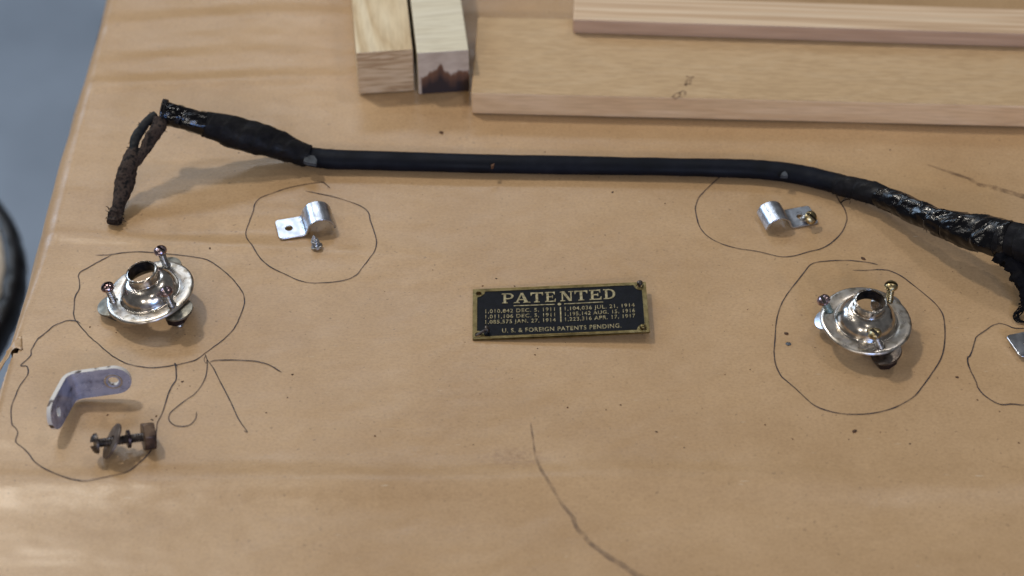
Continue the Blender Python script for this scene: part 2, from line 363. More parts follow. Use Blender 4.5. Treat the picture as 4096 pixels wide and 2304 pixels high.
obj('apron', *box(tx0+0.03, Y1-0.0398, -0.125, X1-0.04, Y1-0.02, -0.0452), M['dark_wood'], tb)

def edge_profile(d, y):
    """d: run of paper measured left from the fold line, in units of the quarter arc; returns x offset and drop"""
    r = RAD(y)
    if d < 1: a = d*math.pi/2; return r*math.sin(a), -r*(1-math.cos(a))
    return r+0.001*math.sin(y*60), -r-(d-1)*0.03
xs = []
x = X1
while x > 0.30: xs.append(x); x -= 0.02
while x > XE+RADM+0.02: xs.append(x); x -= 0.0024
nfree = len(xs)
for k in range(16): xs.append(None)    # last columns close up to the fold
ds = [k/12 for k in range(13)]+[1.2, 1.6, 2.2, 3.0, 3.8]
ys = []
y = Y0
while y < Y1:
    ys.append(y); y += 0.0009 if YT-0.03 < y < YT+0.006 else (0.0024 if -0.17 < y < 0.24 else 0.02)
pv = []; pf = []
ncol = len(xs)+len(ds)
xa = xs[nfree-1]
for y in ys:
    xf = XE+RAD(y)
    for i, x in enumerate(xs):
        if x is None: x = xa+(xf-xa)*(i-nfree+1)/16.0
        pv.append((x, y, zt(x, y)))
    wob = (0.0007*nz(0, y, 2, 30)+0.0012*math.sin(y*22))*min(1, max(0, (y-YT)/0.03))
    for d in ds[1:]+[4.6]:
        dx, dz = edge_profile(d, y)
        ridge = 0.0002*math.exp(-((d-0.12)/0.2)**2)
        pv.append((xf-dx-wob*min(1, d*1.4), y, zt(xf, y)*max(0, 1-d)+dz+ridge))
# torn away below YT: everything left of this line (photograph pixels on the table plane) is missing
tl = [tuple(P(a, b)[:2]) for a, b in ((91, 1394), (66, 1408), (44, 1438), (30, 1474), (16, 1515), (-2, 1565), (-60, 1745), (-190, 2150), (-330, 2600))]
def torn(x, y):
    if y > tl[0][1]: return False
    for (xa_, ya_), (xb_, yb_) in zip(tl, tl[1:]):
        if yb_ <= y <= ya_: return x < xa_+(xb_-xa_)*(y-ya_)/(yb_-ya_)+0.0004*nz(0, y, 0, 500)
    return x < tl[-1][0]
for j in range(len(ys)-1):
    for i in range(ncol-1):
        a = j*ncol+i; q = [a, a+1, a+ncol+1, a+ncol]
        c = [sum(pv[k][0] for k in q)/4, sum(pv[k][1] for k in q)/4]
        if c[0] < XE+0.02 and torn(*c): continue
        pf.append(q)
kp = obj('kraft_paper', pv, pf, M['paper'], smooth=80)
tag(kp, 'wrinkled brown kraft paper spread over the table and folded down its side', 'paper')
# the torn flap at the left side: a ragged strip lifted off the table edge
fpx = [(88, 1345), (80, 1346), (70, 1351), (58, 1361), (47, 1377), (38, 1392), (28, 1404), (20, 1420), (8, 1440), (-6, 1462), (-24, 1490)]
fpi = [(90, 1396), (82, 1396), (74, 1393), (66, 1389), (57, 1391), (49, 1399), (41, 1412), (33, 1428), (22, 1448), (6, 1474), (-12, 1502)]
fv = []; ff = []; rim_f = set()
n = len(fpx); K = 6
for i, (a, b) in enumerate(zip(fpx, fpi)):
    t = i/(n-1)
    for k in range(K+1):
        u = k/K; jit = 2.2 if k in (0, K) else 0.6
        q = (a[0]+(b[0]-a[0])*u+rnd.uniform(-jit, jit), a[1]+(b[1]-a[1])*u+rnd.uniform(-jit, jit))
        z = 0.0003+0.0008*math.sin(math.pi*min(1, t*1.3))*(0.2+0.8*u)-0.012*max(0, t-0.35)**1.3
        fv.append(P(q[0], q[1], z))
for i in range(n-1):
    for k in range(K): a = i*(K+1)+k; ff.append([a, a+1, a+K+2, a+K+1])
ft = obj('torn_flap', fv, ff, M['paper'], kp, smooth=60)
ft.data.materials.append(M['torn'])
for p_ in ft.data.polygons:
    if p_.index % K in (0, K-1): p_.material_index = 1
ft.modifiers.new('t', 'SOLIDIFY').thickness = 0.0003

# ------------------------------------------------------------------ pen and pencil marks on the paper
def Z(pts, ox, oy, s): return [(ox+x/s, oy+y/s) for x, y in pts]
def ribbon(name, px, width, m, dz=0.00022, wfun=None, n=6, wob=0.00007):
    pts = spline([tuple(P(x, y)[:2]) for x, y in px], n)
    v = []; f = []
    k = len(pts); seed = rnd.random()*50
    for i, p in enumerate(pts):
        a = Vector(pts[max(i-1, 0)]); b = Vector(pts[min(i+1, k-1)]); d = (b-a)
        if d.length < 1e-9: d = Vector((1, 0))
        d.normalize(); s = Vector((-d.y, d.x))
        t = i/(k-1); wd = width*(wfun(t) if wfun else 1.0)*(0.86+0.3*nz(p[0], p[1], seed, 260))
        taper = min(1, 0.25+min(t, 1-t)*k*0.25)
        c = Vector(p)+s*(wob*nz(p[0]+seed, p[1], 0, 400))
        for sg in (-1, 1):
            q = c+s*(sg*wd*taper*0.5); v.append((q.x, q.y, zt(q.x, q.y)+dz))
    for i in range(k-1): f.append([2*i, 2*i+1, 2*i+3, 2*i+2])
    return obj(name, v, f, m, kp)
INK = 0.00058
ribbon('pen_circle', Z([(1195,175),(1150,130),(1105,95),(1050,95),(850,125),(650,170),(480,230),(300,300),(225,380),(205,480),(150,610),(110,700),(110,780),(140,850),(210,960),(300,1090),(400,1180),(480,1225),(620,1285),(760,1345),(920,1385),(1100,1385),(1250,1375),(1420,1345),(1540,1285),(1600,1210),(1700,1090),(1760,1010),(1790,900),(1780,800),(1745,680),(1710,590),(1690,500),(1640,440),(1560,390),(1380,325),(1200,275),(1050,245),(880,210)], 950, 700, 3.22), INK*0.95, M['ink'])
ribbon('pen_circle', Z([(440,290),(560,290),(700,270),(880,262),(1080,278),(1250,295),(1420,320),(1520,345),(1610,400),(1730,490),(1800,565),(1855,640),(1880,710),(1870,790),(1830,900),(1780,1000),(1700,1090),(1610,1160),(1500,1240),(1420,1300),(1310,1335),(1160,1365),(980,1383),(820,1362),(740,1340),(640,1290),(560,1235),(480,1165),(400,1100),(340,1035),(290,980),(250,930),(230,870),(235,780),(240,700),(280,620),(285,550),(275,500),(290,460),(350,425),(450,365),(540,320),(600,285)], 200, 900, 2.4156), INK, M['ink'], wob=0.0002)
ribbon('pen_circle', [(324,1297),(308,1288),(290,1285),(266,1286),(248,1293),(214,1307),(190,1328),(159,1352),(148,1362),(134,1386),(124,1404),(124,1421),(104,1442),(83,1463),(108,1466),(112,1494),(95,1522),(76,1549),(60,1590),(45,1634),(47,1695),(60,1712),(72,1731),(63,1767),(90,1790),(112,1812),(139,1848),(179,1879),(233,1908),(287,1929),(341,1938),(395,1929),(471,1911),(516,1895),(547,1866),(583,1830),(610,1794),(620,1766),(626,1723),(630,1692),(649,1654),(661,1617),(674,1574),(686,1549),(702,1525),(705,1511),(705,1487),(702,1459),(699,1456),(711,1468)], INK, M['ink'], dz=0.00026, n=4, wob=0.0001)
ribbon('pen_stroke', Z([(1035,220),(1060,290),(1140,400),(1220,560),(1330,770),(1400,920),(1470,1070),(1575,1220),(1530,1205)], 500, 1350, 3.22), INK, M['ink'], dz=0.00024)
ribbon('pen_stroke', Z([(1035,240),(1020,290),(1045,340),(1060,290),(1058,400),(1035,520),(980,630),(900,730),(800,800),(680,890),(590,970),(565,1040),(580,1090),(640,1135),(720,1150),(810,1140),(870,1105),(915,1040),(922,960)], 500, 1350, 3.22), INK*0.9, M['ink'], dz=0.00028, wfun=lambda t: 0.55 if t < 0.13 else 1.0)
ribbon('pen_stroke', Z([(1095,320),(1160,300),(1320,292),(1520,297),(1700,310),(1850,350),(1940,400),(2015,447)], 500, 1350, 3.22), INK, M['ink'], dz=0.0003)
ribbon('pen_circle', Z([(520,-10),(490,20),(420,80),(330,160),(230,260),(170,330),(130,420),(115,500),(130,600),(160,720),(200,800),(270,880),(370,950),(500,1010),(660,1060),(800,1090),(950,1110),(1080,1135),(1250,1180),(1400,1208),(1550,1198),(1680,1165),(1800,1130),(1950,1095),(2080,1030),(2190,940),(2270,850),(2320,750),(2345,650),(2330,560),(2300,490),(2240,400),(2190,310),(2140,240),(2080,200),(1990,170)], 2750, 700, 3.68), INK*0.95, M['ink'])
ribbon('pen_circle', Z([(1235,268),(1150,248),(1000,230),(900,226),(740,232),(640,245),(580,270),(530,330),(460,420),(380,520),(310,630),(270,740),(250,850),(240,1000),(232,1100),(240,1200),(260,1270),(300,1345),(360,1400)], 3000, 950, 2.4156)
  +[(3181,1556),(3250,1618),(3305,1642),(3367,1655),(3417,1657),(3466,1655),(3522,1646),(3584,1627),(3646,1593),(3677,1563),(3724,1500),(3758,1447),(3774,1401),(3780,1343),(3778,1294),(3770,1256),(3745,1219),(3704,1182),(3646,1136),(3613,1111),(3580,1093),(3550,1083),(3513,1080),(3464,1083),(3410,1083)], INK, M['ink'])
ribbon('pen_circle', Z([(790,700),(690,698),(630,675),(585,663),(565,665),(520,680),(470,715),(400,765),(385,800),(365,870),(345,920),(330,930),(330,970),(350,1030),(390,1110),(410,1165),(450,1215),(520,1265),(590,1293),(680,1290),(765,1298),(900,1280),(1000,1240)], 3700, 950, 1.932), INK*1.05, M['ink'])
pl = Z([(665,190),(670,240),(680,300),(690,380),(705,470),(730,550),(770,640),(850,760),(910,850),(960,910),(1010,970),(1040,1050),(1090,1110),(1150,1180),(1210,1225),(1300,1290),(1400,1350),(1500,1420),(1600,1470),(1750,1540)], 1800, 1600, 2.058)
ribbon('pencil_line', pl, 0.0015, M['pencil'], wfun=lambda t: 0.5+1.5*t)
ribbon('smear_line', [(3709,658),(3780,683),(3829,700),(3879,716),(3916,738),(3966,748),(4028,766),(4096,787),(4180,815)], 0.0030, M['smear'], wfun=lambda t: 0.5+0.9*t)

# ------------------------------------------------------------------ dirt on the paper
def lump(c, r, seed, sx=1, sy=1, rz=0):
    v, f = lathe([(0.25, -0.3), (0.8, 0.05), (0.95, 0.35), (0.6, 0.75), (0.15, 0.9)], 7)
    Rz = Matrix.Rotation(rz, 3, 'Z'); out = []
    for p in v:
        q = Vector(p); q = q*(1+0.5*noise.noise(q*1.7+Vector((seed, 0, 0)))); out.append(Rz @ Vector((q.x*r*sx, q.y*r*sy, q.z*r*0.7))+c)
    return out, f
mb = MB(); listed = [(840,998,7),(3450,1035,0),(3190,1367,0),(1758,528,0),(2180,608,6),(2660,815,6),(1985,1115,6),(2058,1145,5),(1930,1145,6),(3500,1365,4),(3090,1300,4),(2270,1629,7),(2482,1619,6),(2425,1638,5),(2627,1727,6),(2736,1790,5),(1893,1780,5),(2150,1395,5),(2140,1420,5),(3060,1700,6),(3640,1775,5),(2626,1727,5),(3170,1757,5),(3395,1757,5),(3522,1727,4),(4075,1773,6),(3998,1646,5),(3910,1600,5),(740,1340,4),(780,1345,4),(1170,1497,6),(1065,1652,5),(1150,1590,5),(1500,1745,6),(700,1880,5),(360,1310,6),(465,1332,4),(955,610,5),(1860,1370,4),(3000,1480,5),(2900,1500,4),(2420,940,4),(2450,770,7),(2070,640,4),(2880,640,5),(3560,600,5),(3700,1240,4),(3260,1390,4),(3345,1660,4),(730,1527,7),(760,1545,4),(710,1556,4),(610,1680,6),(430,1660,6),(625,1665,6),(605,1678,5)]
for k, (x, y, r) in enumerate(listed):
    if r:
        p = P(x, y); p.z = zt(p.x, p.y); mb.add(lump(p, r*0.000062, k*3.1, rnd.uniform(0.8, 1.7), 1, rnd.uniform(0, 3)))
for k in range(80):
    p = P(rnd.uniform(200, 4096), rnd.gauss(1350, 380)); p.z = zt(p.x, p.y)
    if p.x < XE+0.02: continue
    mb.add(lump(p, rnd.uniform(0.00008, 0.00022), k*1.7, rnd.uniform(0.8, 1.6), 1, rnd.uniform(0, 3)))
tag(mb.build('dirt_specks', M['crumb'], None, smooth=50), 'fine dark dirt specks scattered over the paper', None, None, 'stuff')
def crumb(px, py, r, m, name, label, cat, sx=1.5, rz=0.6):
    p = P(px, py); p.z = zt(p.x, p.y); v, f = lump(Vector((0, 0, 0)), r, px, sx, 1, rz)
    o = obj(name, v, f, m, smooth=50); o.location = p; tag(o, label, cat)
crumb(3145, 1335, 0.0009, M['crumb'], 'rust_crumb', 'ragged brown crumb on the paper, left of the flange with the brass screw', 'crumb', 1.0)
crumb(3153, 1377, 0.00095, M['flake'], 'metal_flake', 'small grey metal flake lying just below a brown crumb', 'flake', 1.5, 0.1)
crumb(3452, 1036, 0.0008, M['crumb'], 'bark_sliver', 'brown sliver under the loose end of the big pen circle, below the taped cable', 'crumb', 1.9, -0.7)
crumb(1765, 529, 0.0010, M['crumb'], 'dark_crumb', 'blurred dark crumb on the paper between cable and wooden blocks', 'crumb', 1.3, -0.7)
crumb(3418, 1725, 0.0008, M['crumb'], 'brown_crumb', 'brown elongated crumb on bare paper below the big pen circle', 'crumb', 1.7, 0.6)
crumb(3828, 1511, 0.0006, M['crumb'], 'black_crumb', 'small blackish crumb between the big pen circle and the partly cropped one', 'crumb', 1.2, 0.2)

# ------------------------------------------------------------------ wooden pieces at the back
def bar(name, label, cat, corner, yaw, wd, ht, ln, mt, mf, group=None, endmat=None):
    t = thing(name, corner, label, cat, group, Matrix.Rotation(yaw, 3, 'Z'))
    o = obj('wood_body', *box(0, 0, 0, wd, ln, ht), mt, t, world=False, bevel=0.0006)
    o.data.materials.append(mf)
    for p in o.data.polygons:
        if p.normal.y < -0.5: p.material_index = 1
    return t
b1 = P(1436, 383); b1.z = 0.0008
bar('wooden_block', 'pale wooden block with clean striped end grain, the outer one of the touching pair', 'block', b1, R(6.0), 0.0265, 0.0243, 0.16, M['block_pale'], M['end_grain'], 'square wooden blocks side by side')
b2 = P(1675, 384); b2.z = 0.0008
t2 = bar('wooden_block', 'pale wooden block with a dark brown stained end, next to the wide board', 'block', b2, R(6.0), 0.0243, 0.0243, 0.16, M['block_pale2'], mat('pale_end', [lin(182, 164, 146), lin(206, 190, 172)], 0.6, scale=200, stretch=(0.4, 1, 1)), 'square wooden blocks side by side')
# dark stain that soaked into the lower half of the block's end grain
def stain_end():
    m = t2.children[0].data.materials[1]; nt = m.node_tree; N = nt.nodes; L = nt.links; b = N['Principled BSDF']
    tc = N.new('ShaderNodeTexCoord'); sp_ = N.new('ShaderNodeSeparateXYZ'); L.new(tc.outputs['Object'], sp_.inputs[0])
    def math_(op, a, b_):
        q = N.new('ShaderNodeMath'); q.operation = op
        for k, v_ in enumerate((a, b_)):
            if isinstance(v_, float): q.inputs[k].default_value = v_
            else: L.new(v_, q.inputs[k])
        return q.outputs[0]
    def noise_(sc_, scl, det=2):
        mp = N.new('ShaderNodeMapping'); mp.inputs['Scale'].default_value = scl; L.new(tc.outputs['Object'], mp.inputs[0])
        n_ = N.new('ShaderNodeTexNoise'); n_.inputs['Scale'].default_value = sc_; n_.inputs['Detail'].default_value = det; L.new(mp.outputs[0], n_.inputs['Vector']); return n_.outputs['Fac']
    h = math_('MULTIPLY_ADD', noise_(150.0, (1, 0, 0.12), 2), 0.020); h.node.inputs[2].default_value = 0.0020
    h = math_('ADD', h, math_('MULTIPLY', math_('SUBTRACT', noise_(700.0, (1, 0, 1), 3), 0.5), 0.0022))
    d_ = math_('SUBTRACT', h, sp_.outputs['Z'])
    mr = N.new('ShaderNodeMapRange'); mr.interpolation_type = 'SMOOTHSTEP'; L.new(d_, mr.inputs[0]); mr.inputs[1].default_value = -0.0008; mr.inputs[2].default_value = 0.0012
    mx_ = N.new('ShaderNodeMapRange'); L.new(sp_.outputs['X'], mx_.inputs[0]); mx_.inputs[1].default_value = 0.0010; mx_.inputs[2].default_value = 0.0018
    fac = math_('MULTIPLY', mr.outputs[0], mx_.outputs[0])
    deep = N.new('ShaderNodeMapRange'); L.new(d_, deep.inputs[0]); deep.inputs[1].default_value = 0.001; deep.inputs[2].default_value = 0.009
    cr = N.new('ShaderNodeValToRGB'); L.new(math_('ADD', deep.outputs[0], math_('MULTIPLY', math_('SUBTRACT', noise_(300.0, (0.3, 1, 1.4), 4), 0.5), 0.5)), cr.inputs[0])
    cr.color_ramp.elements[0].color = lin(112, 78, 58); cr.color_ramp.elements[1].color = lin(46, 36, 38); cr.color_ramp.elements[1].position = 0.8
    mix = N.new('ShaderNodeMix'); mix.data_type = 'RGBA'; L.new(fac, mix.inputs[0])
    src = b.inputs['Base Color'].links[0].from_socket; L.new(src, mix.inputs[6]); L.new(cr.outputs[0], mix.inputs[7]); L.new(mix.outputs[2], b.inputs['Base Color'])
stain_end()

yawb = R(-2.25)
c0 = P(1886, 461); c0.z = 0.0008; BT = 0.0125
c1 = P(1938, 67, 0.0133)
depth_b = (c1-c0).to_2d().length
def board(name, label, corner, yaw, ln, dp, ht, mt, mf):
    t = thing(name, corner, label, 'board', None, Matrix.Rotation(yaw, 3, 'Z'))
    o = obj('wood_body', *box(0, 0, 0, ln, dp, ht), mt, t, world=False, bevel=0.0009); o.data.materials.append(mf)
    for p in o.data.polygons:
        if p.normal.y < -0.5 or p.normal.x < -0.5: p.material_index = 1
    return t
tbw = board('wide_board', 'wide flat tan board lying on the paper under a narrow strip', c0, yawb, 0.46, depth_b, BT, M['board'], M['board_edge'])
s0 = P(2290, 134, 0.0008+BT+0.0003); s0b = P(2286, -2, 0.0008+BT+0.0083)
board('narrow_strip', 'narrow wooden strip with pale stripes lying on the wide board', s0, R(-3.1), 0.42, 0.021, 0.0082, M['strip'], M['strip_edge'])
# faint pencil scribble on the board
inv = full_matrix(tbw).inverted()
def bribbon(px, wd):
    pts = spline([tuple((inv @ P(x, y, 0.0008+BT))[:2]) for x, y in px], 5); v = []; f = []
    for i, p in enumerate(pts):
        a = Vector(pts[max(i-1, 0)]); b = Vector(pts[min(i+1, len(pts)-1)]); d = (b-a).normalized(); s = Vector((-d.y, d.x))
        for sg in (-1, 1): q = Vector(p)+s*sg*wd/2; v.append((q.x, q.y, BT+0.00006))
    for i in range(len(pts)-1): f.append([2*i, 2*i+1, 2*i+3, 2*i+2])
    return v, f
mb = MB()
for st in ([(2690,392),(2700,378),(2716,372),(2722,382),(2708,392),(2696,398)], [(2715,378),(2726,366),(2740,366),(2738,382),(2724,390),(2716,380)], [(2738,340),(2752,335)], [(2742,344),(2748,322),(2760,318)], [(2758,340),(2766,312),(2776,308)], [(2745,304),(2758,310),(2776,306)]):
    mb.add(bribbon(st, 0.0013))
mb.build('pencil_scribble', M['smudge'], tbw, world=False)

# ------------------------------------------------------------------ fasteners
def thread_shank(r, z0, z1, pitch, depth, n=20, tipr=None, tipl=0.0):
    """a helical thread from z0 down to z1; tipl tapers the end"""
    v = []; f = []; steps = max(4, int((z0-z1)/pitch*6))
    for i in range(steps+1):
        z = z0+(z1-z0)*i/steps; tap = 1.0
        if tipl and z < z1+tipl: tap = max(0.12, (z-z1)/tipl)
        for k in range(n):
            a = 2*math.pi*k/n; ph = (z/pitch+k/n) % 1.0; tri = abs(2*ph-1)
            rr = r*tap-depth*(1-tri)*(0.4+0.6*tap); v.append((rr*math.cos(a), rr*math.sin(a), z))
    for i in range(steps):
        for k in range(n):
            k2 = (k+1) % n; f.append([i*n+k, (i+1)*n+k, (i+1)*n+k2, i*n+k2])
    f.append(list(range(n))); f.append([steps*n+k for k in range(n)][::-1])
    return v, f
def slot_head(D, H, slot_w, slot_d, flatbase=0.25):
    """round slotted screw head on z=0: a base drum below the slot floor and two half domes"""
    r = D/2; prof = [(r*0.94, 0.0), (r, H*flatbase*0.5), (r, H*flatbase)]
    for k in range(1, 9):
        a = math.pi/2*k/8; prof.append((max(r*math.cos(a), 1e-5), H*flatbase+H*(1-flatbase)*math.sin(a)))
    me = MB()
    fz = H-slot_d
    for sg in (1, -1):
        v, f = lathe(prof, 28); bm = bmesh.new(); vv = [bm.verts.new(p) for p in v]
        for q in f: bm.faces.new([vv[i] for i in q])
        bmesh.ops.remove_doubles(bm, verts=bm.verts, dist=1e-7)
        for co, no in (((sg*slot_w/2, 0, 0), (-sg, 0, 0)), ((0, 0, fz), (0, 0, -1))):
            g = bmesh.ops.bisect_plane(bm, geom=bm.verts[:]+bm.edges[:]+bm.faces[:], plane_co=co, plane_no=no, clear_outer=True)
            ed = [e for e in g['geom_cut'] if isinstance(e, bmesh.types.BMEdge)]
            if ed: bmesh.ops.edgeloop_fill(bm, edges=ed)
        bm.verts.index_update(); me.add(([p.co.copy() for p in bm.verts], [[q.index for q in fc.verts] for fc in bm.faces])); bm.free()
    low = [(rr, z) for rr, z in prof if z < fz]
    if not low: low = [(r*0.94, 0)]
    # radius of the dome at the slot floor
    def rad(z):
        for (ra, za), (rb, zb) in zip(prof, prof[1:]):
            if za <= z <= zb: return ra+(rb-ra)*(z-za)/(zb-za+1e-12)
        return r
    low.append((rad(fz), fz)); me.add(lathe(low, 28))
    return me.v, me.f
def darken_slot(o):
    """the floor of the slot gets a dark, grimy colour for contrast"""
    o.data.materials.append(M['slot'])
    big = max(len(p.vertices) for p in o.data.polygons)
    c = [p for p in o.data.polygons if len(p.vertices) == 28 and abs(p.normal.z) > 0.9]
    if c: max(c, key=lambda p: p.center.z).material_index = 1
def hexpoly(af, n=6, rot=0.0):
    rr = af/2/math.cos(math.pi/n); return [(rr*math.cos(2*math.pi*k/n+rot), rr*math.sin(2*math.pi*k/n+rot)) for k in range(n)]
def ring_prism(poly, rin, z0, z1, nh=20):
    v, f = sheet(poly, [circ(0, 0, rin, nh)], lambda x, y: (Vector((x, y, z1)), Vector((0, 0, 1))), z1-z0); return v, f

def machine_screw(label, origin, axis_up, up, down, hm, sm, D=0.0057, H=0.0027, r=0.00165, spin=0.4, washer=None, nut=None, group=None, cat='screw'):
    """origin: hole in the flange; head underside 'up' above it; the tip 'down' below it"""
    fr = frame(origin, axis_up, (math.cos(spin), math.sin(spin), 0))
    t = thing('machine_screw', fr.to_translation(), label, cat, group, fr.to_3x3())
    v, f = slot_head(D, H, D*0.24, H*0.6); v = [Vector(p)+Vector((0, 0, up)) for p in v]
    hd_ = obj('head', v, f, hm, t, smooth=35, world=False); darken_slot(hd_)
    v, f = thread_shank(r, up, -down, 0.00115, 0.0005); obj('shank', v, f, sm, t, smooth=60, world=False)
    if washer:
        wr, wz, wth, wm, off = washer
        v, f = sheet(circ(off[0], off[1], wr, 36), [circ(0, 0, 0.0019, 16)], lambda x, y: (Vector((x, y, wz-0.0007*((x-off[0])**2+(y-off[1])**2)/wr**2)), Vector((0, 0, 1))), wth,
                     inner=[p for q in (0.35, 0.65, 0.85) for p in circ(off[0], off[1], wr*q, 20)])
        obj('washer', v, f, wm, t, smooth=40, world=False, bevel=0.0002)
    if nut:
        af, nt_, zt_, nm, k = nut
        v, f = ring_prism(hexpoly(af, k, 0.3), r*0.95, zt_-nt_, zt_); obj('nut', v, f, nm, t, smooth=30, world=False, bevel=0.0003)
    return t

# ------------------------------------------------------------------ the two domed flanges
def flange(label, centre, normal, angles, az=0.0):
    fr = frame(centre, normal); t = thing('domed_flange', fr.to_translation(), label, 'flange', 'domed nickel flanges', fr.to_3x3())
    prof = [(6.45, 11.5), (6.5, 11.35), (6.5, 9.4), (6.5, 7.6), (6.62, 7.15), (7.0, 6.95), (7.7, 6.75), (8.6, 6.3), (9.6, 5.55), (10.6, 4.5), (11.4, 3.3), (12.0, 2.0), (12.35, 0.8), (12.6, 0.25), (13.0, 0.0), (13.5, 0.06), (14.2, 0.2), (15.5, 0.3), (17.0, 0.32), (17.9, 0.25), (18.5, 0.0), (18.85, -0.45), (18.95, -0.9)]
    prof = [(a*MM, b*MM) for a, b in spline(prof, 3)]
    S = [prof[0][0]]
    for (a, b), (c, d) in zip(prof, prof[1:]): S.append(S[-1]+math.hypot(c-a, d-b))
    def at(s):
        for i in range(len(S)-1):
            if s <= S[i+1] or i == len(S)-2:
                u = (s-S[i])/(S[i+1]-S[i]); a, b = prof[i]; c, d = prof[i+1]
                j0 = max(i-1, 0); j1 = min(i+2, len(prof)-1)
                dr, dz = prof[j1][0]-prof[j0][0], prof[j1][1]-prof[j0][1]; l = math.hypot(dr, dz)
                return a+(c-a)*u, b+(d-b)*u, -dz/l, dr/l
    def mp(x, y):
        s = math.hypot(x, y); a = math.atan2(y, x); r, z, nr, nz_ = at(s)
        return Vector((r*math.cos(a), r*math.sin(a), z)), Vector((nr*math.cos(a), nr*math.sin(a), nz_))
    def sof(r0):
        for i in range(len(S)-1):
            if prof[i][1] < 0.001 and prof[i][0] <= r0 <= prof[i+1][0]: return S[i]+(r0-prof[i][0])
    def part(sa, sb, holes, name, m):
        n = 72; ins = [p for k, s in enumerate(S[1:-1]) if sa+1e-5 < s < sb-1e-5 for p in circ(0, 0, s, n)]
        v, f = sheet(circ(0, 0, sb, n), [circ(0, 0, sa, n)]+holes, mp, 0.0006, ins)
        return obj(name, v, f, m, t, smooth=50, world=False)
    hs = []
    rs = 15.5*MM; sr = sof(rs)
    for a in angles:
        a = R(a); k = sr/rs; hs.append([(sr*math.cos(a)+u*math.cos(a)-v*k*math.sin(a), sr*math.sin(a)+u*math.sin(a)+v*k*math.cos(a)) for u, v in circ(0, 0, 0.00195, 18)])
    s_c = S[3*4]; s_d = sof(13.2*MM)
    part(S[0], s_c, [], 'collar', M['chrome']); part(s_c, s_d, [], 'dome', M['chrome']); part(s_d, S[-1], hs, 'rim', M['rim'])
    v, f = lathe([(5.74*MM, 11.1*MM), (5.74*MM, 7.2*MM), (6.2*MM, 6.0*MM)], 48, False); obj('lining', v, f, M['collar_in'], t, smooth=50, world=False)
    def hole(a): a = R(a); return fr @ Vector((rs*math.cos(a), rs*math.sin(a), 0.0))
    return fr, hole
LA = (69, 191, 316)
nl = Vector((-0.185, 0.0, 1)).normalized(); cl = P(598, 1165, 0.0100)
frl, hl = flange('tilted domed metal flange with three tarnished dark screws, leaning towards the table edge', cl, nl, LA)
def to_ground(p, n): return p.z/n.z
g1 = 'screws standing in the flanges'
for a, up, lab, hm, sm, spin, wm, nutm, off, k in (
        (69, 0.0083, 'tall dark screw at the back of the tilted flange, its head highest', M['copper_head'], M['screw_grey'], 0.9, M['washer'], M['iron'], (0.001, 0.002), 6),
        (191, 0.0073, 'slotted screw on the table edge side of the tilted flange, over a protruding washer', M['copper_head'], M['screw_grey'], -0.9, M['washer'], M['washer'], (-0.0012, -0.001), 6),
        (316, 0.0073, 'screw with chipped purplish head in front of the dome of the tilted flange', M['copper_head'], M['screw_grey'], 0.5, M['washer'], M['darknut'], (0.0015, -0.0012), 8)):
    h = hl(a); g = to_ground(h, nl)
    machine_screw(lab, h, nl, up, g-0.0004, hm, sm, spin=spin, washer=(0.0064, -0.0016, 0.0010, wm, off), nut=(0.0092, min(0.0048, g-0.0032), -0.0028, nutm, k), group=g1)
RA = (45, 163, 285)
nr = Vector((0.03, -0.06, 1)).normalized(); cr = P(3465, 1279, 0.0104)
frr, hr = flange('level domed metal flange with brass screws, in the pen circle near the taped cable', cr, nr, RA)
for a, hp, up, lab, hm, sm, spin, nutm, off, k in (
        (45, (3563, 1155), 0.0078, 'brass round head screw standing at the back of the level flange', M['brass'], M['brass'], 1.45, M['iron'], (0.0012, 0.001), 6),
        (163, (3294, 1200), 0.0062, 'short screw with pinkish head and greenish shank leaning outward from the level flange', M['copper_head'], M['screw_green'], 0.2, M['washer'], (-0.0015, 0.0), 6),
        (285, (3491, 1318), 0.0075, 'slanted screw in the front hole of the level flange', M['brass'], M['screw_grey'], 0.5, M['darknut'], (0.0008, -0.0012), 8)):
    h = hr(a); q = PY(hp[0], hp[1], h.y); ax = (q-h).normalized()
    g = to_ground(h, ax)
    machine_screw(lab, h, ax, up, g-0.0004, hm, sm, spin=spin, washer=(0.0064, -0.0026, 0.0010, M['steel'] if a != 285 else M['iron'], off), nut=(0.0092, min(0.0052, g-0.0042), -0.0038, nutm, k), group=g1)

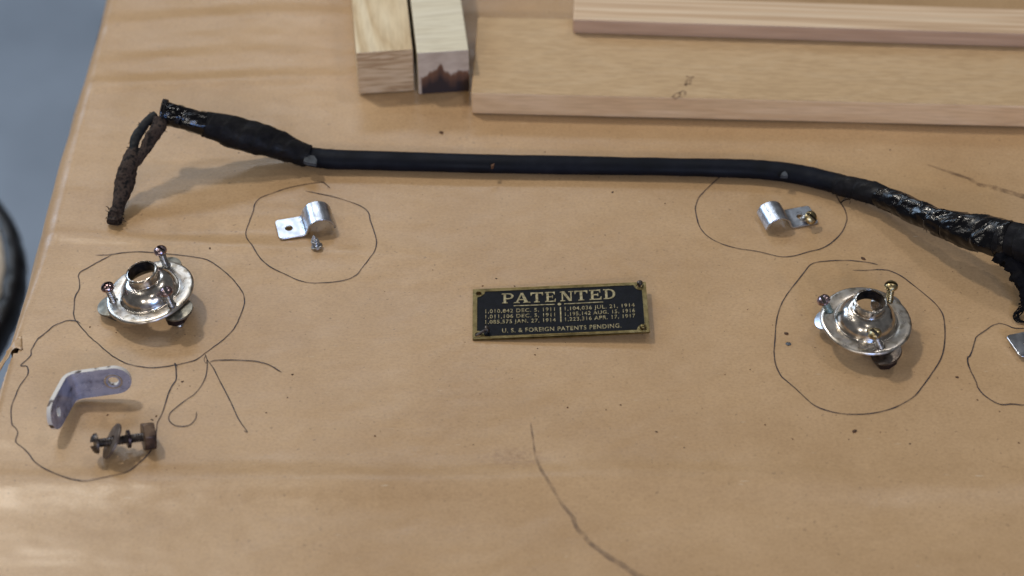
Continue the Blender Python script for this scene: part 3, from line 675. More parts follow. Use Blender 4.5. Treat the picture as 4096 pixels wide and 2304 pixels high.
# ------------------------------------------------------------------ half-round clamps
def clamp(label, corner, yaw, wd=0.0125, tab=0.0115, ro=0.0066, side=1, hole=0.45, tilt=0.0):
    """corner: near corner of the tab's free end; the strap runs along +x (side=1) or -x"""
    th = 0.0009
    rot = Matrix.Rotation(yaw, 3, 'Z') @ Matrix.Rotation(tilt, 3, 'Y')
    t = thing('pipe_clamp', corner, label, 'clamp', 'half round metal clamps', rot)
    fil = 0.0016; path = []
    # tab flat, fillet upward, then the arch
    x = 0.0; pts = [(0.0, 0.0), (tab-fil*0.6, 0.0)]
    cx = tab+ro+0.0004; zc = 0.0006
    a0 = math.pi-0.28
    for k in range(1, 4):
        u = k/4; b0 = pts[1]; e = (cx+ro*math.cos(a0), zc+ro*math.sin(a0)); cpt = (e[0]-0.0003, 0.0)
        pts.append(((1-u)**2*b0[0]+2*u*(1-u)*cpt[0]+u*u*e[0], (1-u)**2*b0[1]+2*u*(1-u)*cpt[1]+u*u*e[1]))
    for k in range(25): a = a0+(0.06-a0)*k/24; pts.append((cx+ro*math.cos(a), zc+ro*math.sin(a)))
    S = [0.0]
    for (a, b), (c, d) in zip(pts, pts[1:]): S.append(S[-1]+math.hypot(c-a, d-b))
    L = S[-1]
    def mp(s, v):
        s = min(max(s, 0), L)
        for i in range(len(S)-1):
            if s <= S[i+1]+1e-9:
                u = (s-S[i])/(S[i+1]-S[i]); a, b = pts[i]; c, d = pts[i+1]; j0 = max(i-1, 0); j1 = min(i+2, len(pts)-1)
                tx, tz = pts[j1][0]-pts[j0][0], pts[j1][1]-pts[j0][1]; l = math.hypot(tx, tz); tx /= l; tz /= l
                return Vector((side*(a+(c-a)*u), v, b+(d-b)*u+th)), Vector((-tz*side, 0, tx))
    r = 0.0016
    # corners rounded at the tab end only
    ol = [(r*(1-math.cos(R(90*k/5))), r*(1-math.sin(R(90*k/5)))) for k in range(6)][::1]
    lower = [(r-r*math.sin(R(90*k/5)), r-r*math.cos(R(90*k/5))) for k in range(6)]
    upper = [(x_, wd-y_) for x_, y_ in lower][::-1]
    xs_ = [S[i] for i in range(1, len(S))]
    outline = upper[::1]+[]
    outline = [(s, 0.0) for s in xs_[::-1]]+lower+upper+[(s, wd) for s in xs_]
    inner = [(s, wd*q) for s in S[1:-1] for q in (0.25, 0.5, 0.75)]+grid(0.001, 0.001, tab-0.001, wd-0.001, 0.0015, 0.0015)
    v, f = sheet(outline, [circ(tab*hole, wd*0.48, 0.0016, 18)], mp, th, inner)
    o = obj('strap', v, f, M['steel'], t, smooth=45, world=False, bevel=0.0002)
    return t, mp
cc1 = P(1119, 964); cc1.z = zt(cc1.x, cc1.y)+0.0002
clamp('half round metal clamp lying beside a small pointed screw', cc1, R(14.5), wd=0.0130, tab=0.0117, ro=0.0066, side=1)
cc2 = P(3275, 898); cc2.z = zt(cc2.x, cc2.y)+0.0002
tc2, mp2 = clamp('half round metal clamp with a brass screw through its tab', cc2, R(15.0), wd=0.0122, tab=0.0125, ro=0.0060, side=-1, hole=0.52)
cc3 = P(4078, 1446); cc3.z = zt(cc3.x, cc3.y)+0.0018
clamp('half round metal clamp cut off by the picture edge, beside the frayed cable end', cc3, R(17.0), wd=0.0132, tab=0.0117, ro=0.0066, side=1, tilt=0.03, hole=0.55)

# pointed self tapping screw standing on its head
sp = P(1270, 997); sp.z = zt(sp.x, sp.y)
ax = Vector((-0.20, 0.12, 1)).normalized(); fr = frame(sp, ax)
ts = thing('tapping_screw', sp, 'small pointed screw standing tip up on its head below a clamp', 'screw', None, fr.to_3x3())
v, f = lathe([(0.0016, 0.0002), (0.0024, 0.0003), (0.0026, 0.0008), (0.0025, 0.0013), (0.0021, 0.0016), (0.0014, 0.0015), (0.0010, 0.0014)], 28); obj('head', v, f, M['screw_grey'], ts, smooth=40, world=False)
v, f = thread_shank(0.00155, 0.0013, 0.0079, 0.0011, 0.0005)
v = []
st = 60; n = 20; f = []
for i in range(st+1):
    z = 0.0013+0.0058*i/st; tp = 1.0 if i < st*0.45 else max(0.05, 1-((i-st*0.45)/(st*0.55))**1.25)
    for k in range(n):
        a = 2*math.pi*k/n; ph = (z/0.00115+k/n) % 1.0; rr = (0.00195*tp)-0.0006*(0.25+0.75*tp)*(1-abs(2*ph-1))*min(1, tp+0.2)
        rr = max(rr, 0.00006); v.append((rr*math.cos(a), rr*math.sin(a), z))
for i in range(st):
    for k in range(n): k2 = (k+1) % n; f.append([i*n+k, i*n+k2, (i+1)*n+k2, (i+1)*n+k])
f.append([st*n+k for k in range(n)])
obj('thread', v, f, M['steel'], ts, smooth=60, world=False)

# brass screw leaning in the other clamp
hp = P(3218, 877, 0.002); hd = P(3240, 858, 0.0062)
ax = (Vector((hd.x+0.0009, hd.y-0.0018, hd.z))-hp).normalized()
fr = frame(hp, ax, (0.25, 1, 0))
tsb = thing('brass_screw', hp, 'brass slotted screw leaning in the tab hole of a clamp', 'screw', None, fr.to_3x3())
L_ = 0.0042
v, f = slot_head(0.0062, 0.0024, 0.0010, 0.0014); darken_slot(obj('head', [Vector(p)+Vector((0, 0, L_)) for p in v], f, M['brass'], tsb, smooth=35, world=False))
v, f = thread_shank(0.00155, L_, -0.0018, 0.00095, 0.0003); obj('shank', v, f, M['screw_grey'], tsb, smooth=60, world=False)

# ------------------------------------------------------------------ bent bracket
def bracket():
    wd = 0.0132; th = 0.0018; la = 0.0235; lb = 0.0215; r = 0.0035
    bend = R(76)                       # how far arm B turns away from the straight
    cpt = P(307, 1606)
    roll = Matrix.Rotation(R(-7), 3, 'Y')
    yaw = Matrix.Rotation(R(4), 3, 'Z')
    rot = yaw @ roll @ Matrix.Rotation(R(-6), 3, 'X')
    cpt.z = 0.0012
    t = thing('bent_bracket', cpt, 'pale painted bent bracket with two holes and chipped edges', 'bracket', None, rot)
    arc = r*bend; s0_, s1_ = -arc/2, arc/2
    def path(s):
        # arm A for s > arc/2 along +x; bend; arm B for s < -arc/2, turned towards the viewer
        if s >= s1_: return Vector((r*math.tan(bend/2)+(s-s1_), 0, 0)), Vector((1, 0, 0))
        c = Vector((r*math.tan(bend/2), -r, 0))
        if s > s0_:
            a = (s1_-s)/r; return c+Vector((-r*math.sin(a), r*math.cos(a), 0)), Vector((math.cos(a), math.sin(a), 0))
        e = c+Vector((-r*math.sin(bend), r*math.cos(bend), 0)); d = Vector((math.cos(bend), math.sin(bend), 0))
        return e+d*(s-s0_), d
    def mp(s, v):
        p, d = path(s); nrm = Vector((d.y, -d.x, 0)); return p+Vector((0, 0, v)), nrm
    h = wd/2; ol = []
    ea, eb = la-h, -(lb-h)
    for k in range(17): a = R(-90+180*k/16); ol.append((ea+h*math.cos(a), h+h*math.sin(a)))
    for k in range(1, 24): ol.append((ea+(eb-ea)*k/24, wd))
    for k in range(17): a = R(90+180*k/16); ol.append((eb+h*math.cos(a), h+h*math.sin(a)))
    for k in range(1, 24): ol.append((eb+(ea-eb)*k/24, 0))
    hh = [circ(ea-0.0005, h, 0.00215, 22), circ(eb+0.0005, h, 0.0016, 22, 0.0024)]
    v, f = sheet(ol, hh, mp, th, grid(-lb, 0.001, la, wd-0.001, 0.0012, 0.0016))
    o = obj('strap', v, f, M['white_paint'], t, smooth=45, world=False, bevel=0.00025)
    o.data.materials.append(M['chip_edge'])
    # faces that are the cut edge of the metal (built after both skins)
    me = o.data
    for p in me.polygons:
        if len(p.vertices) == 4: p.material_index = 1
    # pressed ring around the hole
    def mp2(s, v): q, nn = mp(s, v); return q+nn*0.00018, nn
    v, f = sheet(circ(ea-0.0005, h, 0.0037, 30), [circ(ea-0.0005, h, 0.0030, 30)], mp2, 0.0003); obj('pressed_ring', v, f, M['steel'], t, smooth=40, world=False)
bracket()

# ------------------------------------------------------------------ rusty bolt with washer and nuts
pn = P(593, 1745, 0.0050); ph = P(379, 1775, 0.0080)
ax = (ph-pn).normalized(); fr = frame(pn, ax, (0, 0, 1)); LB = (ph-pn).length
tb_ = thing('rusty_bolt', pn, 'dark rusty bolt lying down with a big washer and brown nut', 'bolt', None, fr.to_3x3())
v, f = slot_head(0.0082, 0.0030, 0.0016, 0.0018, 0.12); Mh = Matrix.Translation((0, 0, LB-0.0012)) @ Matrix.Rotation(R(43), 4, 'Z')
obj('head', [Mh @ Vector(p) for p in v], f, M['iron'], tb_, smooth=35, world=False)
v, f = thread_shank(0.0019, LB-0.001, -0.0022, 0.001, 0.0004); obj('shank', v, f, M['iron'], tb_, smooth=60, world=False)
wc = fr @ Vector((0.0004, 0, LB*0.70)); Mw = frame(wc, RT*-0.83+UP*0.38-FW*0.40)
v, f = sheet(circ(0, 0, 0.0073, 44), [circ(0, 0, 0.0023, 18)], flatmap, 0.0010, [p for q in (0.5, 0.75) for p in circ(0, 0, 0.0073*q, 24)])
obj('washer', [Mw @ Vector(p) for p in v], f, M['dull_iron'], tb_, smooth=40, world=True, bevel=0.0002)
v, f = ring_prism(circ(0, 0, 0.0036, 24), 0.0016, LB*0.34, LB*0.34+0.0013); obj('lock_washer', v, f, M['darknut'], tb_, smooth=40, world=False, bevel=0.0002)
v, f = ring_prism(hexpoly(0.0104, 6, R(12)), 0.0015, -0.0024, 0.0022); obj('nut', v, f, M['rust'], tb_, smooth=30, world=False, bevel=0.0005)

# ------------------------------------------------------------------ patent plate
TL = P(1891.5, 1159, 0.0012); BL = P(1890, 1359, 0.0008); TR = P(2586, 1128.6, 0.0050); BR = P(2596.7, 1328.8, 0.0046)
ex = ((TR-TL)+(BR-BL)).normalized(); ey = ((TL-BL)+(TR-BR)); ey = (ey-ex*ey.dot(ex)).normalized(); ez = ex.cross(ey)
PW = ((TR-TL).length+(BR-BL).length)/2; PH = ((TL-BL).length+(TR-BR).length)/2
org = (TL+BL+TR+BR)/4-ex*PW/2-ey*PH/2
prot = Matrix((ex, ey, ez)).transposed()
tp = thing('patent_plate', org, 'small navy and brass plate reading PATENTED with lists of patent dates', 'plate', None, prot)
def uv(u, v): return u*PW, (1-v)*PH
def warp(x, y):                         # the sheet is very slightly bowed
    return 0.0006*math.sin(math.pi*x/PW)*(-1)
def pm(z):
    return lambda x, y: (Vector((x, y, z+warp(x, y))), Vector((0, 0, 1)))
holes_c = [uv(0.036, 0.095), uv(0.963, 0.065), uv(0.962, 0.915), uv(0.030, 0.915)]
hl_ = [circ(x, y, 0.00115, 16) for x, y in holes_c]
pin_grid = [(PW*i/20, PH*j/6) for i in range(21) for j in range(7)]
v, f = sheet(rrect(0, 0, PW, PH, 0.0004, 3), hl_, pm(0), 0.0007, pin_grid); obj('backing', v, f, M['plate_brass'], tp, smooth=30, world=False)
bx, by = PW*0.026, PH*0.052
fieldp = []
lr = 0.0030
for (cx, cy), (sx, sy) in zip(((PW-bx, PH-by), (bx, PH-by), (bx, by), (PW-bx, by)), ((1, 1), (-1, 1), (-1, -1), (1, -1))):
    arc = []
    for k in range(9):
        a = R(90*k/8)
        arc.append((cx-sx*lr*math.cos(a)*1.1, cy-sy*lr*math.sin(a)*1.1) if True else 0)
    # arc goes from the side wall to the top/bottom wall
    seq = [(cx, cy-sy*lr*1.25)]+[(cx-sx*lr*1.1*math.sin(R(90*k/8)), cy-sy*lr*1.1*math.cos(R(90*k/8))) for k in range(9)]+[(cx-sx*lr*1.25, cy)]
    fieldp += seq if sx*sy > 0 else seq[::-1]
v, f = sheet(fieldp, [], pm(0.00012), 0.0001, pin_grid); obj('enamel_field', v, f, M['enamel'], tp, smooth=30, world=False)
v, f = sheet(rrect(0, 0, PW, PH, 0.0004, 3), [fieldp]+hl_, pm(0.00032), 0.0003, [(PW*i/20, PH*j) for i in range(21) for j in (0.03, 0.97)]); obj('border', v, f, M['plate_brass'], tp, smooth=30, world=False, bevel=0.00008)
for x, y in holes_c:
    v, f = sheet(circ(x, y, 0.0018, 24), [circ(x, y, 0.00125, 16)], pm(0.00045), 0.0004); obj('eyelet', v, f, M['plate_brass'], tp, smooth=30, world=False, bevel=0.0001)
LZ = 0.00030
def text_mesh(s, x0, y0, x1, y1):
    cu = bpy.data.curves.new('t', 'FONT'); cu.body = s; cu.extrude = 0.03; cu.space_character = 1.12; cu.offset = 0.003; cu.resolution_u = 3
    o = bpy.data.objects.new('t', cu); C.objects.link(o); bpy.context.view_layer.update()
    me = bpy.data.meshes.new_from_object(o.evaluated_get(bpy.context.evaluated_depsgraph_get()))
    vs = [p.co.copy() for p in me.vertices]; fs = [list(p.vertices) for p in me.polygons]
    bpy.data.objects.remove(o); bpy.data.meshes.remove(me); bpy.data.curves.remove(cu)
    ax_ = [min(p.x for p in vs), max(p.x for p in vs)]; hy = 0.73
    out = []
    for p in vs:
        x = x0+(p.x-ax_[0])/(ax_[1]-ax_[0])*(x1-x0); y = y0+p.y/hy*(y1-y0)
        out.append((x, y, LZ+warp(x, y)+(0.00006 if p.z > 0 else -0.00025)))
    return out, fs
def line(s, u0, u1, vc, hgt_=0.074):
    x0, y0 = uv(u0, vc+hgt_/2); x1, y1 = uv(u1, vc-hgt_/2); v, f = text_mesh(s, x0, y0, x1, y1)
    obj('lettering', v, f, M['letters'], tp, world=False)
line('1,010,842 DEC. 5, 1911', 0.073, 0.470, 0.452); line('1,011,106 DEC. 5, 1911', 0.073, 0.470, 0.560); line('1,085,575 JAN. 27, 1914', 0.073, 0.473, 0.665)
line('1,104,036 JUL. 21, 1914', 0.527, 0.925, 0.452); line('1,195,142 AUG. 15, 1916', 0.527, 0.925, 0.560); line('1,223,316 APR. 17, 1917', 0.527, 0.925, 0.665)
line('U. S. & FOREIGN PATENTS PENDING.', 0.168, 0.842, 0.842, 0.085)
# the heading: wide letters with flared serifs, stroke by stroke
lay = [0]
def stroke(mb, pts, ox, oy, sx, sy):
    lay[0] += 1; z = LZ+0.00004+(lay[0] % 9)*0.000006
    poly = [(ox+x*sx, oy+y*sy) for x, y in pts]
    v, f = prism(poly, LZ-0.0003, z); mb.add(([(x, y, zz+warp(x, y)) for x, y, zz in v], f))
def q4(x0, y0, x1, y1): return [(x0, y0), (x1, y0), (x1, y1), (x0, y1)]
def bowl(mb, cx, cy, rx, ry, tx, ty, *a):
    n = 10
    for k in range(n):
        a0, a1 = R(-90+180*k/n), R(-90+180*(k+1)/n+0.6)
        stroke(mb, [(cx+rx*math.cos(a0), cy+ry*math.sin(a0)), (cx+rx*math.cos(a1), cy+ry*math.sin(a1)), (cx+(rx-tx)*math.cos(a1), cy+(ry-ty)*math.sin(a1)), (cx+(rx-tx)*math.cos(a0), cy+(ry-ty)*math.sin(a0))], *a)
def serif(mb, x0, x1, y, up, *a):       # a foot or head serif with a flare
    h = 0.09 if up else -0.09; stroke(mb, [(x0, y), (x1, y), (x1-0.03, y+h), (x0+0.03, y+h)] if up else [(x0+0.03, y+h), (x1-0.03, y+h), (x1, y), (x0, y)], *a)
def glyph(ch, ox, oy, sx, sy):
    mb = MB(); a = (ox, oy, sx, sy)
    if ch == 'P':
        stroke(mb, q4(0.16, 0, 0.36, 1), *a); serif(mb, 0.02, 0.52, 0, True, *a); stroke(mb, q4(0.02, 0.91, 0.6, 1.0), *a); stroke(mb, q4(0.3, 0.42, 0.6, 0.52), *a); bowl(mb, 0.58, 0.71, 0.40, 0.29, 0.19, 0.1, *a)
    if ch == 'D':
        stroke(mb, q4(0.16, 0, 0.36, 1), *a); stroke(mb, q4(0.02, 0.91, 0.5, 1.0), *a); stroke(mb, q4(0.02, 0, 0.5, 0.09), *a); bowl(mb, 0.46, 0.5, 0.54, 0.5, 0.2, 0.1, *a)
    if ch == 'T':
        stroke(mb, q4(0.4, 0, 0.6, 1), *a); serif(mb, 0.26, 0.74, 0, True, *a); stroke(mb, q4(0.0, 0.88, 1.0, 1.0), *a)
        stroke(mb, [(0, 0.68), (0.06, 0.68), (0.16, 0.9), (0, 0.9)], *a); stroke(mb, [(0.94, 0.68), (1, 0.68), (1, 0.9), (0.84, 0.9)], *a)
    if ch == 'E':
        stroke(mb, q4(0.16, 0, 0.36, 1), *a); stroke(mb, q4(0.02, 0.9, 0.92, 1.0), *a); stroke(mb, q4(0.02, 0, 0.98, 0.1), *a); stroke(mb, q4(0.3, 0.46, 0.72, 0.56), *a)
        stroke(mb, [(0.86, 0.72), (0.92, 0.72), (0.92, 0.95), (0.76, 0.95)], *a); stroke(mb, [(0.8, 0.05), (0.98, 0.05), (1.0, 0.3), (0.93, 0.3)], *a); stroke(mb, q4(0.66, 0.36, 0.74, 0.66), *a)
    if ch == 'A':
        stroke(mb, [(0.08, 0), (0.2, 0), (0.52, 1), (0.42, 1)], *a); stroke(mb, [(0.68, 0), (0.92, 0), (0.58, 1), (0.42, 1)], *a); stroke(mb, q4(0.24, 0.28, 0.74, 0.37), *a); serif(mb, -0.06, 0.36, 0, True, *a); serif(mb, 0.56, 1.06, 0, True, *a)
    if ch == 'N':
        stroke(mb, q4(0.12, 0, 0.22, 1), *a); stroke(mb, q4(0.78, 0, 0.88, 1), *a); stroke(mb, [(0.66, 0), (0.88, 0), (0.34, 1), (0.1, 1)], *a); serif(mb, -0.02, 0.4, 0, True, *a); serif(mb, 0.62, 1.04, 1, False, *a); stroke(mb, q4(-0.02, 0.91, 0.3, 1), *a)
    return mb.build('lettering', M['letters'], tp, world=False)
xq = [(0.166, 0.237), (0.240, 0.327), (0.333, 0.405), (0.414, 0.478), (0.503, 0.578), (0.586, 0.661), (0.669, 0.741), (0.750, 0.820)]
for ch, (u0, u1) in zip('PATENTED', xq):
    x0, y0 = uv(u0, 0.305); x1, y1 = uv(u1, 0.105); glyph(ch, x0, y0, x1-x0, y1-y0)
def rule(u0, v0, u1, v1):
    x0, y0 = uv(u0, v1); x1, y1 = uv(u1, v0); nx = 8; mbx = MB()
    xs2 = [x0+(x1-x0)*k/nx for k in range(nx+1)]
    poly = [(x, y0) for x in xs2]+[(x, y1) for x in xs2[::-1]]
    v, f = sheet(poly, [], pm(LZ+0.00005), 0.0003); obj('ruled_line', v, f, M['letters'], tp, world=False)
rule(0.235, 0.350, 0.470, 0.366); rule(0.524, 0.350, 0.748, 0.366); rule(0.4985, 0.42, 0.5055, 0.715)
x, y = uv(0.497, 0.358); v, f = sheet(circ(x, y, 0.0008, 16), [], pm(LZ+0.00005), 0.0003); obj('dot', v, f, M['letters'], tp, world=False)
# escutcheon pins
def pin(label, base, axis, length, down, m, D=0.0026):
    fr = frame(base, axis); t = thing('escutcheon_pin', base, label, 'pin', 'pins of the plate', fr.to_3x3())
    v, f = lathe([(D*0.42, length), (D*0.5, length+0.0002), (D*0.49, length+0.0006), (D*0.36, length+0.0010), (D*0.12, length+0.0012)], 20); obj('head', v, f, m, t, smooth=50, world=False)
    v, f = lathe([(0.0001, -down), (0.00055, -down+0.0012), (0.00062, length)], 14); obj('shank', v, f, m, t, smooth=50, world=False)
pmw = Matrix.Translation(org) @ prot.to_4x4()
hw = [pmw @ Vector((x, y, 0.0004)) for x, y in holes_c]
pin('flat headed pin in the plate corner farthest from the flanges, nearest the cable', hw[1], (0.05, 0.05, 1), 0.0009, hw[1].z-0.0004, M['iron'], 0.0026)
pin('pin seated in the lower plate corner after the word PENDING', hw[2], (0.0, -0.05, 1), 0.0003, hw[2].z-0.0006, M['plate_brass'], 0.0026)
pin('bent dark pin lying slanted across the plate corner before the letters U. S.', hw[3], (0.86, 0.28, 0.42), 0.0042, 0.0013, M['iron'], 0.0034)

# ------------------------------------------------------------------ the long taped cable
Q = lambda x, y, z: P(x, y, z*MM)
cab = thing('taped_cable', (0, P(2048, 660).y, 0), 'long black cable with tarry tape at both ends and frayed wires', 'cable')
def poly3(pts, n): return [Vector(p[:3]) for p in spline([tuple(Q(x, y, z)) for x, y, z in pts], n)]
mid = [(1180, 612, 6.5), (1255, 629, 4.6), (1340, 638, 4.0), (1500, 642, 3.9), (1908, 654, 3.9), (2300, 661, 3.9), (2700, 668, 3.9), (2950, 674, 3.9), (3080, 682, 4.1), (3200, 699, 4.6), (3300, 722, 5.2), (3390, 745, 5.8)]
path = poly3(mid, 14)
def rmid(i, t, a):
    return 0.0050+0.00022*math.sin(t*9)+0.0002*nz(t*6, 0, 3, 1.7)+0.00018*nz(t*30, math.cos(a), math.sin(a), 1.3)
v, f = tube(path, rmid, 28, 0.78); obj('cable_sleeve', v, f, M['cable'], cab, smooth=70)
def wrap(px, rads, m, name, turns, lump_, lean=1.0, n=26, nn=40, saw=0.0006, flat=0.95):
    path = poly3(px, nn//2); rr = [q[0] for q in spline([(r,) for r in rads], nn//2)]
    tot = len(path)
    def rf(i, t, a):
        ph = (t*turns+lean*(0.5+0.5*math.sin(a+1.3))*0.9+0.35*nz(t*7, 0, 2, 1)) % 1.0
        step = saw*(1-ph)*(1.0 if ph > 0.06 else ph/0.06)
        q = path[i]; l = lump_*(nz(q.x+0.01*math.cos(a), q.y, q.z+0.01*math.sin(a), 120)+0.5*nz(q.x+0.01*math.cos(a), q.y, q.z+0.01*math.sin(a), 300))
        return rr[i]+step+l
    v, f = tube(path, rf, n*2, flat); return obj(name, v, f, m, cab, smooth=38)
wrap([(648, 452, 27.5), (700, 462, 26.5), (770, 482, 24), (850, 504, 20.5)], [0.0054, 0.0050, 0.0050, 0.0056], M['tape'], 'tape_wrap', 2.2, 0.0006, saw=0.0007)
wrap([(818, 496, 22), (880, 512, 19.5), (960, 536, 16), (1040, 556, 13), (1110, 580, 10), (1180, 606, 7.3), (1235, 624, 5.6)], [0.0061, 0.0068, 0.0074, 0.0075, 0.0067, 0.0057, 0.0049], M['cloth_tape'], 'tape_wrap', 7, 0.0007, saw=0.00022)
wrap([(3340, 735, 6.0), (3400, 748, 6.6), (3470, 768, 7.4), (3540, 792, 8.6)], [0.0046, 0.0049, 0.0049, 0.0046], M['cloth_tape'], 'tape_wrap', 2.3, 0.0006, saw=0.0006)
wrap([(3500, 778, 8.0), (3560, 800, 9.4), (3640, 836, 11.6), (3720, 872, 14), (3790, 902, 16)], [0.0045, 0.0048, 0.0052, 0.0053, 0.0056], M['tape'], 'tape_wrap', 2.6, 0.0008, saw=0.0008)
wrap([(3750, 884, 14.8), (3810, 905, 16.6), (3880, 928, 18.6), (3960, 945, 20.5), (4040, 960, 22.5)], [0.0055, 0.0064, 0.0073, 0.0078, 0.0080], M['tape'], 'tape_wrap', 2.4, 0.0011, lean=1.8, saw=0.0011)
wrap([(3985, 950, 21.3), (4060, 965, 23), (4150, 985, 25), (4260, 1010, 26)], [0.0078, 0.0075, 0.0077, 0.0074], M['cloth_tape'], 'tape_wrap', 3, 0.0008, saw=0.0008)
# end cuff of the tape at the left
pc = poly3([(646, 452, 27.6), (652, 453, 27.4), (662, 455, 27.2)], 6)
v, f = tube(pc, lambda i, t, a: 0.0063+0.0003*math.sin(3*a), 24, 1.0); obj('tape_cuff', v, f, M['cloth_tape'], cab, smooth=50)
# bare wires: two strands that run into one cloth bundle
W = lambda X, Y, z: (350+X/2.342, 350+Y/2.342, z)
def wire(pts, rads, m, name, lump_, n=14):
    path = poly3(pts, 10); rr = [q[0] for q in spline([(r,) for r in rads], 10)]
    def rf(i, t, a):
        q = path[i]; return rr[i]*(1+lump_*nz(q.x+0.004*math.cos(a), q.y, q.z+0.004*math.sin(a), 420)+0.08*math.sin(a*2+t*14))
    v, f = tube(path, rf, n, 1.0); return obj(name, v, f, m, cab, smooth=50)
wire([W(640, 255, 27.5), W(560, 320, 26.5), W(500, 400, 24.5), W(445, 490, 21.8), (350+430/2.342, 350+590/2.342, 19), W(415, 660, 17)], [0.0019, 0.0022, 0.0021, 0.0022, 0.0022, 0.0022], M['wire'], 'wire', 0.18)
wire([W(690, 300, 27.3), W(655, 390, 25.2), W(600, 470, 22.8), W(545, 570, 19.8), W(480, 650, 17.2), W(425, 715, 15)], [0.0030, 0.0034, 0.0029, 0.0026, 0.0026, 0.0026], M['cloth'], 'wire', 0.2)
wire([W(455, 560, 19.8), W(425, 640, 17.5), W(390, 740, 14.6), W(360, 850, 11.5), W(335, 950, 8.8), W(305, 1060, 6.2), W(285, 1130, 4.6), W(270, 1180, 3.5)], [0.0020, 0.0037, 0.0043, 0.0043, 0.0039, 0.0033, 0.0028, 0.0028], M['cloth'], 'cloth_bundle', 0.14, 20)
wire([W(282, 1135, 4.4), W(268, 1185, 3.4), W(255, 1235, 2.5), W(245, 1270, 1.9)], [0.0026, 0.0030, 0.0034, 0.0030], M['cloth'], 'frayed_tip', 0.6, 16)
# fray: short stiff fibres (uncountable)
fm = MB()
def fibre(p, d, l, r):
    p = Vector(p); d = Vector(d).normalized(); bend = Vector((rnd.uniform(-1, 1), rnd.uniform(-1, 1), rnd.uniform(-1, 1)))*0.5
    pts = [p, p+d*l*0.5, p+(d+bend*0.6)*l]
    fm.add(tube(pts, lambda i, t, a: r*(1-0.75*t), 5))
for k in range(46):
    X = rnd.uniform(195, 345); Y = rnd.uniform(1140, 1275); p = Q(350+X/2.342, 350+Y/2.342, rnd.uniform(1.2, 3.6)); fibre(p, (rnd.uniform(-1, 1), rnd.uniform(-1, 0.4), rnd.uniform(-0.3, 0.7)), rnd.uniform(0.001, 0.0028), 0.00035)
for X, Y, z in [(600, 265, 27), (690, 400, 25), (680, 420, 25), (660, 440, 24.5), (490, 340, 25), (520, 350, 25), (420, 500, 22), (400, 560, 20), (700, 390, 25)]:
    for _ in range(3): fibre(Q(350+X/2.342, 350+Y/2.342, z), (rnd.uniform(-1, 1), rnd.uniform(-1, 1), rnd.uniform(-1, 1)), rnd.uniform(0.0012, 0.0026), 0.0003)
fo = fm.build('fray', M['cloth'], cab, smooth=50); fo['kind'] = 'stuff'
# ragged flap and threads hanging from the right end
tail = poly3([(3990, 1000, 19), (4045, 1035, 17), (4085, 1100, 13.5), (4108, 1150, 10), (4118, 1200, 6), (4122, 1240, 3)], 8)
v, f = tube(tail, lambda i, t, a: (0.0062-0.0034*t)*(1+0.5*nz(t*8, math.cos(a), math.sin(a), 2)), 14, 0.6); obj('ragged_tail', v, f, M['thread'], cab, smooth=50)
fm = MB()
for k in range(70):
    t = rnd.random(); x = 3900+190*t; y = 985+(t**1.6)*62+rnd.uniform(-8, 4); p = Q(x, y, 17+3*t); fibre(p, (rnd.uniform(-0.6, 0.6), rnd.uniform(-0.6, 0.2), -1), rnd.uniform(0.0012, 0.003), 0.00045)
for x, y in [(3395, 788), (3440, 800), (3475, 810), (3520, 828), (3560, 845), (3650, 885), (3700, 915)]:
    for _ in range(3): fibre(Q(x+rnd.uniform(-12, 12), y-rnd.uniform(2, 8), 6), (rnd.uniform(-1, 1), -0.7, -0.6), rnd.uniform(0.001, 0.002), 0.0003)
def thread(pts, r=0.00032):
    fm.add(tube(poly3(pts, 8), lambda i, t, a: r*(1-0.4*t), 6))
thread([(3362, 812, 0.6), (3375, 802, 1.2), (3390, 797, 1.8), (3402, 796, 2.5)]); thread([(3398, 815, 1), (3401, 805, 2.5), (3394, 788, 3.5), (3386, 775, 4)], 0.00012)
for k in range(9):
    a = rnd.uniform(-0.7, 1.3)
    thread([(4112+rnd.uniform(-8, 8), 1215+rnd.uniform(-10, 20), 4), (4078+a*18, 1228+rnd.uniform(0, 20), 2.4), (4058+a*22, 1250+rnd.uniform(0, 20), 1.4), (4064+a*20+rnd.uniform(-6, 6), 1272+rnd.uniform(0, 16), 1.0), (4085+a*16, 1284+rnd.uniform(-4, 14), 0.8), (4120, 1292+rnd.uniform(-16, 20), 0.8)], 0.0003)
thread([(4074, 1216, 1.5), (4090, 1215, 2), (4115, 1213, 3)], 0.0004)
fo = fm.build('fray', M['thread'], cab, smooth=50); fo['kind'] = 'stuff'
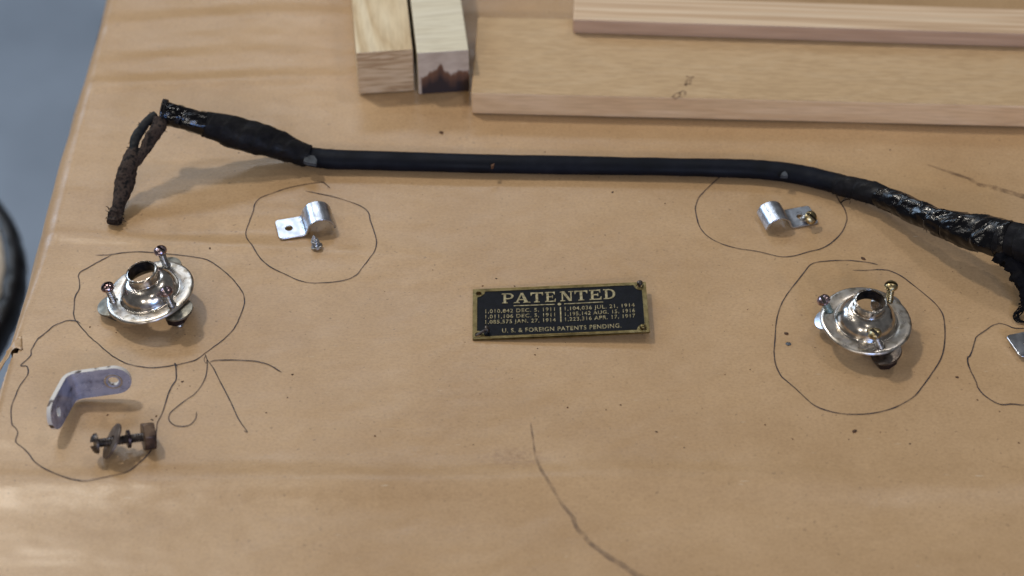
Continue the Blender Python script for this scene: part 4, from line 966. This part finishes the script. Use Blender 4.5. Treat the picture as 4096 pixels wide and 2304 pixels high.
# grey patches of old label and a fleck on the sleeve
def patch(pts, z, name='tape_patch', m=None):
    vs = [Q(x, y, z) for x, y in pts]; nn = (vs[1]-vs[0]).cross(vs[2]-vs[0]).normalized(); nn = nn if nn.dot(CL-vs[0]) > 0 else -nn
    n = len(vs); obj(name, [p+nn*0.0001 for p in vs]+[p-nn*0.0015 for p in vs], prism(pts, 0, 1)[1], m or M['patch'], cab)
patch([(1219, 628), (1225, 618), (1258, 624), (1268, 640), (1264, 656), (1226, 650), (1214, 644)], 8.2)
patch([(3128, 692), (3140, 684), (3148, 694), (3152, 703), (3136, 704), (3122, 702)], 8.0)
patch([(1964, 660), (1972, 656), (1978, 654), (1974, 663), (1966, 667)], 7.6, 'fleck', M['crumb'])

# ------------------------------------------------------------------ round cushion of a stool beside the table
zc = -0.24; rc = 0.142; tr = 0.0076
cp = P(-830, 1120, zc)
sc_x = P(106, 1110, zc+0.004).x
cx = sc_x-rc-tr; cy = P(112, 1215, zc).y
stl = thing('round_stool', (cx, cy, FLOOR_Z), 'round stool with cream seat and thick black vinyl rim beside the table', 'stool')
v = []; f = []; n1, n2 = 160, 20
for i in range(n1):
    a = 2*math.pi*i/n1; puck = 1-0.10*max(0, math.cos(a*34+math.sin(a*7)))**6+0.03*nz(a*3, 0, 0, 2)
    for k in range(n2):
        b = 2*math.pi*k/n2; r = tr*puck; v.append((cx+(rc+r*1.15*math.cos(b))*math.cos(a), cy+(rc+r*1.15*math.cos(b))*math.sin(a), zc+r*math.sin(b)*1.4))
for i in range(n1):
    for k in range(n2): f.append([i*n2+k, ((i+1) % n1)*n2+k, ((i+1) % n1)*n2+(k+1) % n2, i*n2+(k+1) % n2])
obj('rim', v, f, M['vinyl'], stl, smooth=70)
v, f = lathe([(rc-0.003, zc-0.012), (rc-0.002, zc+0.006), (rc*0.96, zc+0.013), (rc*0.85, zc+0.017), (rc*0.6, zc+0.019), (rc*0.2, zc+0.020), (0.002, zc+0.020)], 60)
obj('seat', [Vector((cx, cy, 0))+Vector(p) for p in v], f, M['cream'], stl, smooth=50)
for k in range(4):
    a = R(45+90*k); p0 = Vector((cx+0.09*math.cos(a), cy+0.09*math.sin(a), zc-0.012)); p1 = Vector((cx+0.12*math.cos(a), cy+0.12*math.sin(a), FLOOR_Z))
    v, f = tube([p0, p1], lambda i, t, a_: 0.011, 12); obj('leg', v, f, M['vinyl'], stl, smooth=50)
